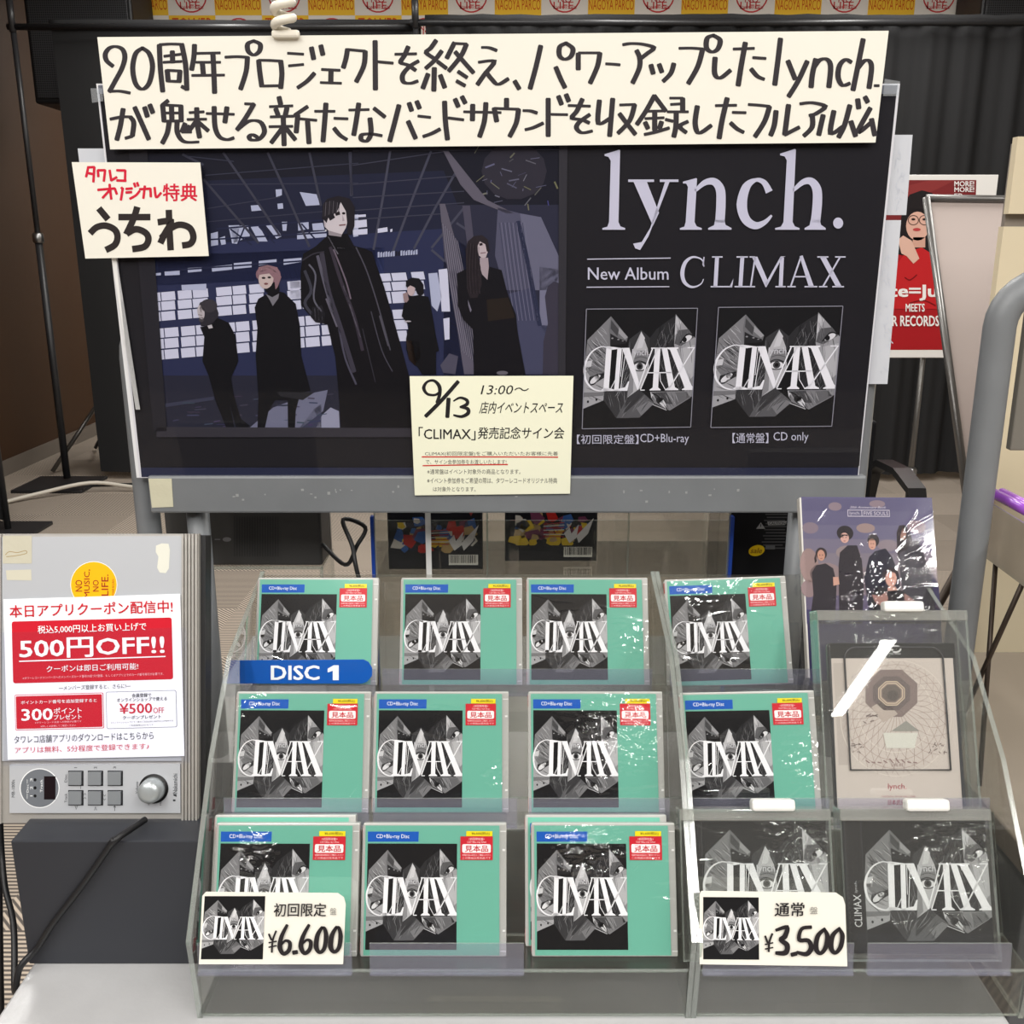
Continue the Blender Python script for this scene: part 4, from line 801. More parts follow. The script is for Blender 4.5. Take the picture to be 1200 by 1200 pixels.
# ------------------------------------------------------------------ handwritten signs
INK = (50, 46, 50)
def card(name, label, cat, quad, off, thick=.0012, c=None):
    FF = Frame(PF.O + PF.N * off, PF.U, PF.V)
    pts = [FF.at(*FF.px(*p)) for p in quad]; xs = [p.x for p in pts]; zs = [p.z for p in pts]
    T = thing(name, label, cat, (sum(xs) / 4, pts[0].y, min(zs)))
    bb = MB(); bb.prism(pts[::-1], -FF.N * thick, c or PAPER); bb.build('sheet', T)
    return T, FF
T, F = card('banner_sign', 'long cream paper banner with two lines of black handwriting along the poster top', 'sign', [(114, 43.5), (1041.5, 36), (1026, 167), (129, 175)], .009)
b = MB(); A = Art(b, F, F.px, .0002, .00004, .6, .2)
CH = (17, 33)
L1 = {(110, 30, 5): [[(112, 238), (75, 205), (68, 165), (92, 132), (130, 123), (168, 140), (182, 185), (165, 250), (125, 325), (92, 386)], [(90, 386), (150, 384), (212, 395)],
  [(285, 132), (245, 165), (228, 250), (245, 340), (285, 372), (325, 335), (344, 240), (325, 165), (285, 132)], [(384, 115), (390, 250), (404, 385)], [(385, 112), (450, 108), (515, 110)], [(515, 110), (538, 230), (545, 375)], [(545, 372), (515, 357)], [(412, 180), (510, 168)], [(460, 152), (462, 215)], [(408, 215), (515, 210)], [(430, 262), (436, 325)], [(430, 262), (510, 266)], [(505, 266), (500, 328)], [(436, 325), (508, 328)],
  [(590, 114), (586, 185), (573, 258)], [(595, 163), (740, 160)], [(600, 215), (742, 215)], [(636, 220), (642, 285)], [(575, 292), (765, 290)], [(698, 165), (704, 290), (708, 393)], [(770, 185), (840, 182), (902, 186)], [(900, 186), (892, 270), (860, 372)], [(937, 90), (902, 108), (905, 150), (937, 172), (970, 150), (974, 110), (937, 90)], [(966, 205), (972, 270), (984, 355)], [(966, 203), (1030, 204), (1095, 208)], [(1095, 208), (1102, 280), (1095, 365)], [(985, 354), (1090, 352)],
  [(97, 548), (165, 535), (220, 535)], [(215, 537), (234, 570), (226, 645)], [(226, 648), (185, 660)], [(172, 490), (155, 590), (135, 668)], [(240, 480), (280, 570), (322, 665)], [(298, 480), (314, 532)], [(328, 465), (346, 510)],
  [(435, 440), (402, 466)], [(403, 465), (412, 560)], [(405, 465), (512, 470)], [(510, 470), (512, 560)], [(410, 512), (510, 512)], [(455, 470), (458, 560)], [(410, 560), (515, 558)], [(442, 565), (430, 630), (402, 688)], [(488, 565), (490, 630), (530, 680), (615, 682)], [(535, 575), (516, 622)], [(516, 624), (572, 624)], [(530, 610), (560, 590)], [(560, 510), (645, 505)], [(548, 550), (660, 548)], [(603, 485), (606, 570), (620, 654)], [(600, 560), (555, 620)], [(612, 565), (670, 616)],
  [(660, 515), (740, 517), (822, 520)], [(705, 478), (710, 590), (735, 650), (780, 668), (820, 658)], [(780, 480), (768, 566)], [(885, 458), (940, 460)], [(938, 460), (890, 540), (840, 610)], [(845, 606), (910, 560), (975, 565), (1000, 620), (970, 664), (925, 670), (910, 652), (930, 640), (960, 655)],
  [(1085, 420), (1095, 462)], [(1030, 475), (1165, 470)], [(1066, 488), (1080, 525)], [(1132, 480), (1122, 525)], [(1035, 535), (1175, 530)], [(1028, 592), (1165, 590)], [(1110, 540), (1115, 700)], [(1105, 600), (1040, 686)], [(1125, 600), (1180, 668)]],
 (340, 30, 5): [[(-14, 162), (78, 168)], [(-8, 236), (78, 228)], [(45, 364), (100, 325), (142, 280)], [(125, 130), (138, 195)], [(180, 118), (192, 170)], [(185, 257), (292, 262)], [(240, 264), (238, 335)], [(178, 334), (300, 338)], [(336, 140), (328, 190), (312, 246)], [(335, 140), (440, 150)], [(440, 152), (432, 235), (388, 328)], [(498, 92), (500, 373)], [(515, 212), (603, 220)], [(615, 168), (740, 165)], [(692, 125), (670, 175), (648, 215), (690, 232), (735, 262)], [(752, 208), (700, 240), (660, 288), (665, 330), (705, 338), (748, 325)],
  [(855, 88), (825, 130), (798, 158), (840, 190)], [(888, 150), (845, 205), (795, 250)], [(865, 212), (915, 250)], [(845, 250), (842, 380)], [(808, 285), (778, 366)], [(880, 292), (906, 362)], [(962, 102), (918, 190)], [(955, 104), (1035, 108)], [(1033, 110), (1000, 180), (930, 266)], [(968, 155), (1020, 215), (1074, 276)], [(985, 270), (1036, 304)], [(976, 325), (1024, 352)],
  [(102, 475), (28, 525)], [(45, 525), (36, 625)], [(45, 545), (155, 555)], [(102, 560), (111, 688)], [(145, 502), (262, 502)], [(210, 458), (202, 570), (193, 677)], [(258, 543), (338, 546)], [(258, 602), (292, 642), (332, 668)], [(345, 495), (462, 492)], [(402, 458), (388, 555), (373, 640)], [(492, 485), (555, 535)], [(468, 545), (474, 630), (450, 675), (418, 668), (422, 640), (475, 635), (538, 645)], [(638, 468), (612, 570), (584, 676)], [(692, 562), (735, 660)], [(697, 455), (712, 498)], [(742, 445), (758, 484)], [(750, 530), (822, 538)], [(780, 650), (830, 632), (878, 607)], [(905, 447), (910, 560), (922, 666)], [(928, 541), (1016, 552)], [(967, 432), (985, 474)], [(1007, 417), (1026, 454)], [(1018, 505), (1235, 510)], [(1070, 465), (1068, 554)], [(1147, 455), (1138, 560), (1110, 650)]],
 (570, 30, 5): [[(-28, 128), (15, 130), (60, 146)], [(-46, 215), (45, 210), (-10, 285), (-52, 345)], [(-5, 268), (28, 310), (68, 344), (128, 312)], [(166, 326), (192, 370)], [(318, 120), (292, 235), (256, 368)], [(407, 245), (434, 310), (460, 362)], [(466, 103), (430, 125), (428, 175), (458, 197), (495, 180), (506, 135), (466, 103)], [(538, 165), (538, 256)], [(540, 160), (665, 160)], [(665, 162), (650, 240), (608, 336)], [(700, 224), (740, 226), (782, 230)], [(800, 112), (850, 105), (920, 110), (980, 130), (940, 165), (905, 192)], [(880, 147), (898, 190), (895, 250), (857, 335)], [(964, 232), (977, 280)], [(1012, 228), (1028, 272)], [(1098, 224), (1080, 280), (1036, 326)],
  [(118, 430), (118, 482)], [(46, 485), (60, 560)], [(46, 485), (190, 490)], [(188, 492), (175, 570), (137, 648)], [(215, 498), (258, 500), (296, 512)], [(228, 610), (275, 598), (332, 572)], [(362, 430), (362, 646)], [(380, 520), (475, 522)], [(422, 415), (440, 460)], [(467, 405), (482, 442)], [(480, 468), (608, 472)], [(562, 432), (530, 500), (502, 540), (560, 552), (602, 570)], [(605, 522), (545, 565), (528, 600), (560, 628), (620, 618)], [(662, 440), (656, 572), (722, 545)], [(740, 430), (722, 646)], [(782, 465), (872, 462)], [(868, 464), (840, 555), (772, 630)], [(780, 517), (820, 570), (872, 636)], [(984, 412), (935, 500), (882, 578)], [(984, 412), (1050, 500)], [(940, 502), (1040, 500)], [(930, 545), (1040, 540)], [(986, 502), (986, 612)], [(930, 568), (946, 602)], [(1026, 565), (1014, 602)], [(926, 638), (990, 624), (1070, 600)], [(1075, 425), (1150, 425)], [(1150, 428), (1150, 500)], [(1080, 462), (1150, 458)], [(1060, 505), (1182, 505)], [(1112, 510), (1110, 590), (1098, 650)], [(1050, 550), (1092, 560)], [(1180, 562), (1132, 590), (1170, 626)]],
 (800, 30, 4.8): [[(-20, 128), (50, 127), (115, 132)], [(112, 134), (85, 230), (32, 325)], [(172, 55), (138, 72), (134, 125), (165, 148), (198, 130), (210, 82), (172, 55)], [(182, 182), (180, 270), (212, 294), (268, 252)], [(285, 132), (402, 128)], [(352, 98), (330, 220), (312, 335)], [(395, 180), (467, 185)], [(385, 245), (420, 285), (458, 302)], [(550, 75), (535, 200), (518, 332)], [(592, 200), (632, 300)], [(700, 202), (650, 310), (596, 398)], [(748, 190), (730, 270), (722, 345)], [(738, 235), (770, 195), (810, 190), (832, 230), (822, 345)], [(948, 206), (915, 192), (882, 225), (874, 290), (898, 335), (940, 325)], [(1015, 78), (985, 230), (958, 362)], [(985, 240), (1020, 200), (1050, 200), (1062, 240), (1048, 350)], [(1078, 338), (1104, 338)],
  [(82, 455), (70, 550), (92, 604), (160, 562)], [(185, 450), (302, 448)], [(250, 410), (222, 530), (205, 632)], [(280, 488), (355, 490)], [(270, 548), (305, 580), (342, 600)], [(370, 444), (430, 448), (490, 455)], [(488, 457), (460, 540), (407, 624)], [(525, 482), (515, 560), (495, 616)], [(595, 448), (574, 612)], [(574, 614), (655, 572)], [(660, 440), (730, 434), (800, 455), (750, 495), (712, 506)], [(728, 500), (728, 570), (682, 620)], [(790, 505), (765, 614)], [(850, 482), (832, 605), (898, 570)], [(940, 450), (910, 560), (877, 627)], [(946, 540), (972, 620)], [(984, 416), (990, 464)], [(1025, 402), (1040, 430)], [(1055, 465), (985, 600), (1060, 545)], [(1062, 527), (1080, 616)]]}
for (ox, oy, sc), strokes in L1.items():
    A.crop(ox, oy, sc)
    for k, p in enumerate(strokes):
        A.L = k % 7
        A.stroke(p, 20, INK, len(p) > 2, chisel=(16, 31))
A.crop(0, 0, 1); A.L = 0; b.build('lettering', T)

T, F = card('bonus_card', 'small cream card with red and heavy black handwriting over the upper left poster corner', 'sign', [(84, 190), (234.5, 190.5), (244.5, 300), (100, 303)], .0105)
b = MB(); A = Art(b, F, F.px, .0002, .00004, .6, .2); A.crop(80, 180, 7.06)
for k, p in enumerate([[(252, 452), (330, 545)], [(180, 660), (235, 610), (310, 596), (385, 630), (408, 690), (385, 755), (310, 798)], [(415, 525), (680, 525)], [(572, 440), (540, 540), (480, 668)], [(482, 664), (560, 625), (640, 655), (664, 710), (630, 770), (530, 790)], [(832, 465), (838, 640), (848, 800)], [(740, 568), (850, 562), (800, 660), (762, 742)], [(770, 700), (840, 625), (920, 588), (1005, 615), (1036, 690), (1010, 745), (942, 760)]]):
    A.L = k % 5; A.stroke(p, 54, (44, 38, 38), len(p) > 2, cap=False)
RED = (206, 30, 58)
for k, p in enumerate([[(166, 108), (158, 150), (148, 192)], [(160, 114), (216, 112)], [(216, 112), (212, 180), (208, 234)], [(170, 162), (208, 170)], [(245, 138), (250, 190)], [(245, 138), (305, 138)], [(305, 138), (295, 228)], [(343, 138), (356, 222)], [(356, 222), (402, 195)], [(402, 138), (472, 140)], [(472, 140), (470, 225)], [(402, 222), (478, 225)],
    [(245, 300), (385, 288)], [(342, 254), (356, 376)], [(345, 300), (285, 366)], [(385, 288), (402, 335)], [(440, 280), (452, 300)], [(452, 285), (436, 384)], [(478, 292), (530, 288)], [(478, 322), (525, 318)], [(510, 374), (560, 345), (590, 310)], [(545, 245), (556, 275)], [(570, 240), (580, 268)], [(590, 295), (680, 290)], [(680, 290), (684, 358)], [(634, 268), (622, 370)], [(715, 280), (728, 360), (768, 325)]]):
    A.L = k % 5; A.stroke(p, 21, RED, len(p) > 2)
A.L = 0; A.text('特典', 785, 250, 1065, 392, RED, .035); b.build('lettering', T)
b = MB(); FF = Frame(PF.O + PF.N * .0045, PF.U, PF.V); b.prism([FF.at(*FF.px(*p)) for p in [(130, 298), (136, 298), (164, 480), (159, 480)]][::-1], -FF.N * .0008, mat('white_plastic_strip', (228, 228, 226), .4)); b.build('hanging_strip', T)

T, F = card('event_card', 'cream card with a large handwritten date and red underlines pinned at the poster bottom', 'sign', [(480, 441), (672, 440.5), (668, 578.5), (486, 580.5)], .0105, c=mat('cream_card', (238, 238, 214), .65, 0, .25))
b = MB(); A = Art(b, F, F.px, .0002, .00004, .6, .2); A.crop(470, 430, 5.714); K = (34, 32, 34)
for k, (p, w_) in enumerate([([(258, 170), (225, 188), (175, 180), (152, 140), (175, 100), (220, 92), (256, 130), (258, 185), (240, 238)], [18, 16, 18, 24, 16, 18, 26, 24, 20]), ([(382, 98), (270, 225), (165, 330)], 26), ([(318, 212), (310, 335)], 28), ([(352, 228), (395, 206), (440, 222), (440, 250), (395, 268)], [10, 16, 22, 24, 12]), ([(395, 268), (445, 280), (448, 310), (405, 332), (352, 322)], [12, 24, 26, 20, 12])]):
    A.L = k; A.stroke(p, w_, K)
A.L = 0
A.text('13:00〜', 540, 122, 855, 184, K, .0, .25); A.text('店内イベントスペース', 530, 232, 1085, 312, K, .012, .2); A.text('「CLIMAX」', 118, 402, 498, 490, K, .012); A.text('発売記念サイン会', 515, 402, 1092, 482, K, .014, .1)
G = (92, 90, 86)
A.text('CLIMAX(初回限定盤)をご購入いただいたお客様に先着', 160, 566, 1050, 598, G); A.text('で、サイン会参加券をお渡しいたします!', 165, 620, 705, 651, G); A.text('※通常盤はイベント対象外の商品となります。', 175, 684, 800, 718, G); A.text('※イベント参加券をご希望の際は、タワーレコードオリジナル特典', 175, 742, 1045, 780, G); A.text('は対象外となります。', 215, 802, 500, 834, G)
A.up(); A.stroke([(140, 602), (600, 602), (1050, 604)], 8, (200, 44, 40)); A.stroke([(146, 661), (430, 656), (714, 653)], 8, (200, 44, 40)); b.build('lettering', T)

# curled hanging cord above the banner
def coil():
    p = []; z0, z1 = 1.698, 1.80
    for i in range(220):
        t = i / 219; a = t * 2 * math.pi * 6 + 1.2; z = z0 + (z1 - z0) * t; p.append((-.268 + .0105 * math.cos(a), 1.262 + .0105 * math.sin(a), z))
    top = [(-.268, 1.262, 1.84), (-.268, 1.262, 2.6), (-.268, 1.262, 3.4)]
    b = MB(); b.tube(p, .0052, mat('white_coil_plastic', (232, 226, 212), .35, 0, .5, 0, (40, .1)), 10); T = thing('hanging_cord', 'white spiral plastic cord hanging down to the top of the banner', 'cord', (-.268, 1.262, 1.69)); b.build('coil', T, True)
    b = MB(); b.tube([p[-1]] + [Vector(q) for q in top], .003, _mats['white_coil_plastic'], 8); b.build('strand', T, True)
    b = MB(); b.box((-.283, 1.258, 1.690), (-.250, 1.266, 1.699), _mats['white_coil_plastic']); b.build('clip', T, bevel=.003)
coil()

# ------------------------------------------------------------------ plinth and listening station
T0 = mat('charcoal_laminate', (44, 46, 52), .5, 0, .4)
bp = MB(); bp.box((-.507, .872, TZ), (-.315, 1.03, .872), T0); o = bp.build('plinth_block', bevel=.0015); tag(o, 'plain charcoal plinth block under the silver listening station', 'plinth')
SILV = mat('silver_panel', (182, 185, 190), .38, .15, .5, 0, (30, .015)); ALU = mat('brushed_aluminium', (186, 183, 178), .36, .5, .5, 0, (60, .05, (12, 12, .4)))
SO = WY(0, 963, .915); SF = Frame(SO, (1, 0, 0), (0, math.sin(R(15)), math.cos(R(15))))
def station():
    T = thing('listening_station', 'silver disc listening station with buttons and a volume knob on the charcoal plinth', 'disc player', (-.42, .95, .872))
    u1 = SF.px(234.5, 800)[0]; h = SF.px(100, 625.5)[1]; u0 = SF.px(-2, 800)[0]
    b = MB(); b.prism([SF.at(u0, 0, -.002), SF.at(u1 + .005, 0, -.002), SF.at(u1 + .005, h - .002, -.002), SF.at(u0, h - .002, -.002)], -SF.N * .020, mat('station_black', (28, 28, 30), .5)); b.build('body', T, bevel=.001)
    b = MB(); b.prism([SF.at(u0, .0, .004), SF.at(u1, .0, .004), SF.at(u1, h, .004), SF.at(u0, h, .004)][::1], -SF.N * .006, ALU)
    ue = SF.px(214, 800)[0]
    for k in range(5):
        a = ue + (u1 - ue) * (k + .3) / 5.2; b.prism([SF.at(a, 0, .007), SF.at(a + .0022, 0, .007), SF.at(a + .0022, h, .007), SF.at(a, h, .007)], -SF.N * .0035, ALU)
    for k in range(2):
        a = u0 + .001 + .0035 * k; b.prism([SF.at(a, 0, .007), SF.at(a + .002, 0, .007), SF.at(a + .002, h, .007), SF.at(a, h, .007)], -SF.N * .0035, ALU)
    b.build('faceplate', T)
    A_ = lambda bb, h0: Art(bb, SF, SF.px, h0, .0001, .4)
    b = MB(); b.tube([SF.at(.12, .2, -.02), (-.40, 1.02, .874)], .006, mat('station_black', (28, 28, 30), .5), 8); b.build('rear_prop', T, True)
    # white upper field
    b = MB(); q = [SF.px(x, y) for x, y in ((6, 890), (218, 890), (217, 628), (6, 629))]; b.prism([SF.at(u, v, .0062) for u, v in q], -SF.N * .002, SILV); b.build('upper_panel', T)
    b = MB(); q = [SF.px(x, y) for x, y in ((15, 950.5), (214, 950.5), (213.5, 893.5), (15, 894.5))]; b.prism([SF.at(u, v, .0068) for u, v in q], -SF.N * .0028, SILV); cp = b.build('control_panel', T, bevel=.0006); CP = sub(cp, T)
    b = MB(); A = A_(b, .0070); A.crop(0, 880, 4.8); D = (52, 54, 58)
    A.ell(241, 199, 111, 111, (232, 234, 236), 36); A.up(); A.ell(241, 199, 106, 106, (106, 110, 116), 36); A.up(); A.rect(266, 132, 330, 262, (24, 14, 18))
    for y in (152, 197, 242): A.ell(216, y, 8, 9, (20, 20, 22))
    A.text('Disc', 168, 178, 180, 222, (225, 228, 230), 0, 0, 90); A.text('Track', 244, 150, 258, 222, (225, 228, 230), 0, 0, 90)
    for t, y in (('3', 152), ('2', 197), ('1', 242)): k = 9 if t != '1' else 2; A.text(t, 188, y - k, 202, y + k, (225, 228, 230), 0, 0, 90)
    A.stroke([(172, 150), (172, 172)], 2, (225, 228, 230), False); A.stroke([(172, 228), (172, 258)], 2, (225, 228, 230), False)
    b.build('display_dial', CP); b = MB(); A = A_(b, .0070); A.crop(0, 880, 4.8)
    A.text('MB-1000s', 84, 152, 102, 250, D, 0, 0, 90); A.text('Disc', 380, 122, 394, 166, D, 0, 0, 90); A.text('Track', 380, 228, 394, 280, D, 0, 0, 90); A.text('Volume', 776, 162, 792, 230, D, 0, 0, 90)
    for t, x in (('1', 442), ('2', 552), ('3', 660)): A.text(t, x - 8, 78 if t != '1' else 83, x + 8, 90 if t != '1' else 86, D, 0, 0, 90)
    A.text('Nakamichi', 986, 118, 1010, 228, D, .01, 0, 90); A.poly([(988, 232), (1006, 232), (1006, 248), (988, 240)], D); A.rect(986, 262, 1000, 272, D)
    for x, s in ((445, -1), (553, 1), (660, 0)):
        if s: A.stroke([(x - 6, 310 + 12 * s), (x, 310 - 8 * s), (x + 6, 310 + 12 * s)], 3, D, False)
        else: A.stroke([(x, 298), (x, 326)], 3, D, False); A.stroke([(x - 6, 306), (x, 298), (x + 6, 306)], 3, D, False)
    for x, s in ((494, -1), (604, 1)):
        for dy in (236, 258): A.stroke([(x - 6, dy), (x, dy + 8 * s), (x + 6, dy)], 2.4, D, False)
    for i in range(9):
        a = R(140 + i * 32); A.ell(876 + 76 * math.cos(a), 206 + 74 * math.sin(a), 2.2, 2.2, D, 6)
    A.text('Min', 846, 276, 856, 294, D, 0, 0, 90); A.text('Max', 912, 264, 922, 294, D, 0, 0, 90); A.stroke([(470, 186), (470, 204)], 2, D, False)
    o = b.build('markings', CP); o['kind'] = 'stuff'
    BT_ = mat('grey_button', (122, 126, 130), .4)
    for x in (406, 516, 626):
        for y in (106, 215):
            b = MB(); A = A_(b, .0071); A.crop(0, 880, 4.8); A.rect(x - 5, y - 5, x + 80, y + 80, (30, 30, 33)); b.build('button_recess', CP)
            b = MB(); q = [SF.px((xx) / 4.8, 880 + yy / 4.8) for xx, yy in ((x, y + 72), (x + 72, y + 72), (x + 72, y), (x, y))]; b.prism([SF.at(u, v, .0095) for u, v in q], -SF.N * .0024, BT_); b.build('button', CP, bevel=.0006)
    kc = SF.px(878 / 4.8, 880 + 202 / 4.8); M = Matrix.Translation(SF.at(kc[0], kc[1], .007)) @ Matrix.Rotation(R(75), 4, 'X')
    b = MB(); b.lathe([(.0155, 0), (.0155, .0004)], mat('black_recess', (18, 18, 20), .5), M); b.build('knob_recess', CP, True)
    b = MB(); b.lathe([(.0128, .0005), (.0128, .004), (.0118, .0135), (.0105, .0165), (.006, .0178), (.0005, .0182)], mat('silver_knob', (176, 182, 184), .32, .5), M, 36); b.build('volume_knob', CP, True)
    b = MB(); A = A_(b, .0064); A.crop(0, 580, 3.75); TP = mat('station_tape', (188, 184, 166), .7, 0, .2, 0, (60, .1))
    A.rect(26, 178, 153, 300, TP); A.up(); A.stroke([(38, 262), (55, 248), (90, 252), (125, 244), (128, 256), (80, 266), (42, 270)], 3, (160, 140, 100)); o = b.build('tape_residue', T); o['label'] = 'yellowed tape square'
    b = MB(); A = A_(b, .0064); A.crop(0, 580, 3.75); A.poly([(40, 330), (150, 326), (152, 374), (44, 372)], mat('tape_ghost', (196, 192, 174), .7)); o = b.build('tape_residue', T); o['label'] = 'faint glue mark'
    b = MB(); A = A_(b, .0064); A.crop(0, 580, 3.75); A.poly([(695, 222), (720, 212), (750, 214), (756, 240), (752, 320), (738, 342), (712, 340), (700, 318), (706, 270), (694, 250)], (214, 214, 202)); o = b.build('tape_residue', T); o['label'] = 'torn white tape strip'
    b = MB(); A = A_(b, .0066); A.crop(0, 580, 3.75); A.ell(424, 393, 103, 103, (236, 234, 230), 36); A.up(); A.ell(424, 393, 100, 100, (238, 176, 20), 36); A.up()
    RD = (150, 44, 30); A.text('NO', 344, 372, 374, 422, RD, .012, 0, 90); A.text('MUSIC,', 382, 326, 410, 450, RD, .012, 0, 90); A.text('NO', 420, 372, 446, 422, RD, .012, 0, 90); A.text('LIFE.', 458, 348, 488, 440, RD, .012, 0, 90); A.text('TOWER RECORDS', 504, 368, 514, 440, RD, .0, 0, 90); o = b.build('sticker', T); o['label'] = 'round yellow sticker with sideways lettering'
station()
def coupon():
    h0 = .0086; FF = Frame(SF.O + SF.N * h0, SF.U, SF.V); q = [FF.px(*p) for p in ((9, 890.5), (216, 886), (211, 696), (3.8, 702.5))]
    T = thing('coupon_poster', 'white coupon sheet with red boxes in a clear pocket on the listening station', 'notice', FF.at(.09, .06))
    b = MB(); b.prism([FF.at(u, v) for u, v in q], -FF.N * .0008, mat('white_paper', (244, 245, 250), .6, 0, .25)); b.build('sheet', T)
    b = MB(); A = Art(b, FF, FF.px, .0003, .00012, .5); A.crop(0, 690, 5.217)
    RD = (196, 26, 44); WHI = (246, 246, 248); GB = (60, 62, 70)
    def tq(t, x0, y0, x1, y1, c, bold=0):   # the sheet is turned slightly
        vs, fs = text_geo(t); s = -.032; L0 = A.L; asp = _asp[t]; bold *= .62
        for k, (dx, dy) in enumerate(((0, 0),) if not bold else ((-1, -.7), (1, -.7), (-1, .7), (1, .7))):
            A.L = L0 + k * .4
            A.mb.add([A.P(x0 + (a + dx * bold / asp) * (x1 - x0) + .024 * (y1 - y0) * (1 - bb), y1 - (bb + dy * bold) * (y1 - y0) + s * a * (x1 - x0)) for a, bb in vs], fs, A.col(c))
        A.L = L0
    def pr(x0, y0, x1, y1, r, c):
        s = -.026; pts = []
        for cx, cy, a0 in ((x1 - r, y0 + r, -90), (x1 - r, y1 - r, 0), (x0 + r, y1 - r, 90), (x0 + r, y0 + r, 180)):
            for i in range(4):
                a = R(a0 + i * 30); x, y = cx + r * math.cos(a), cy + r * math.sin(a); pts.append((x + .024 * (y - y0), y + s * (x - x0)))
        A.poly(pts, c)
    pr(72, 200, 1050, 578, 14, RD); pr(90, 648, 632, 866, 8, (210, 90, 100)); pr(648, 630, 1078, 856, 10, (120, 124, 140)); A.up()
    pr(94, 652, 628, 862, 7, WHI); pr(651, 633, 1075, 853, 9, (244, 245, 250)); A.up(); pr(98, 657, 624, 857, 6, RD); A.up()
    tq('本日アプリクーポン配信中!', 60, 100, 1055, 176, RD, .022)
    tq('税込5,000円以上お買い上げで', 232, 226, 895, 276, WHI, .012); tq('500円OFF!!', 122, 308, 1002, 428, WHI, .035); tq('クーポンは即日ご利用可能!', 286, 470, 846, 510, WHI, .012); tq('※タワーレコードメンバーズへのメンバーズカード番号の紐づけ登録、もしくはアプリ上でのカード番号発行が必要です。', 140, 538, 1002, 554, (240, 190, 196))
    A.stroke([(120, 443), (1012, 413)], 7, WHI, False)
    tq('―メンバーズ登録すると、さらに!―', 360, 592, 800, 620, GB)
    tq('ポイントカード番号を追加登録すると', 130, 684, 592, 706, WHI, .012); tq('300', 134, 736, 322, 806, WHI, .04); tq('ポイント', 330, 728, 500, 764, WHI, .02); tq('プレゼント', 330, 770, 500, 800, WHI, .02); tq('※タワーレコード会員への登録が必要です', 215, 812, 500, 824, (240, 190, 196)); tq('※詳しくは店頭にてご確認ください', 250, 834, 466, 846, (240, 190, 196))
    tq('会員登録で', 808, 640, 926, 664, GB, .02); tq('オンラインショップで使える', 716, 668, 1022, 692, GB, .014); tq('¥500', 732, 702, 930, 764, (200, 40, 60), .03); tq('OFF', 938, 726, 1004, 760, (200, 40, 60), .01); tq('クーポンプレゼント', 752, 776, 986, 798, GB, .02); tq('※オンラインショップにて一度のご注文合計5,000円以上が条件です', 680, 812, 1062, 824, (110, 110, 120)); tq('ご利用期限は3か月です', 790, 830, 940, 840, (110, 110, 120))
    tq('タワレコ店舗アプリのダウンロードはこちらから', 88, 898, 940, 946, GB); tq('アプリは無料、5分程度で登録できます♪', 92, 968, 912, 1006, (206, 70, 86))
    b.build('print', T)
    b = MB(); A = Art(b, FF, FF.px, .0016, 0); A.crop(0, 0, 1); PK = clear('pocket_film', (248, 249, 254), .06, 1.4, .012, (214, 218, 236)); A.poly([(1, 741), (219, 735), (223, 893), (5, 897)], PK); o = b.build('pocket', T); o['label'] = 'clear bluish pocket'
coupon()
cable('black cord draped down the front of the charcoal plinth and over the table corner', [(-.38, .90, .879), (-.395, .868, .879), (-.405, .8665, .87), WY(133, 985, .866), WY(98, 1035, .866), WY(62, 1082, .866), WY(44, 1110, .866), (-.507, .855, .735), (-.514, .852, .71), WY(16, 1085, .90), WY(6, 1040, .93), WY(2, 1000, .95), WY(-2, 940, .98), (-.66, 1.02, .30), (-.68, 1.06, .012)], .0034, RUB, name='cord')

# ------------------------------------------------------------------ things on the far side of the wagon, seen under the board
def rear_bin():
    T = thing('disc_bin', 'clear acrylic disc bin with blue end edges behind the poster board', 'bin', (.05, 1.45, TZ))
    x0, x1, y0, y1, z1 = -.20, .318, 1.385, 1.56, 1.066; bl = mat('blue_edge', (26, 66, 160), .4)
    b = MB(); b.box((x0, y0, TZ), (x1, y0 + .003, z1), ACRYL, None, EDGE, 'y'); b.build('front_panel', T)
    b = MB(); b.box((x0, y1, TZ), (x1, y1 + .003, z1 + .06), ACRYL, None, EDGE, 'y'); b.build('back_panel', T)
    for x in (x0 - .003, x1, .17, -.038):
        b = MB(); b.box((x, y0 + .003, TZ), (x + .003, y1, z1 + .03), ACRYL, None, EDGE, 'x'); b.build('side_panel' if x in (x0 - .003, x1) else 'divider', T)
    b = MB(); b.box((x0, y0, .979), (x1, y1, .982), ACRYL, None, EDGE, 'z'); b.build('shelf', T)
    for x in (x0 - .008, x1 + .003): b = MB(); b.box((x, y0, TZ), (x + .005, y0 + .012, z1 + .005), bl); b.box((x, y0 + .012, z1 + .02), (x + .005, y1, z1 + .032), bl); o = b.build('edge_trim', T); o['label'] = 'blue edge trim'
    b = MB(); b.box((x0 + .073, y0 - .002, TZ), (x0 + .081, y0 - .0002, z1 + .03), mat('white_plastic_strip', (228, 228, 226), .4)); b.build('label_spine', T)
rear_bin()
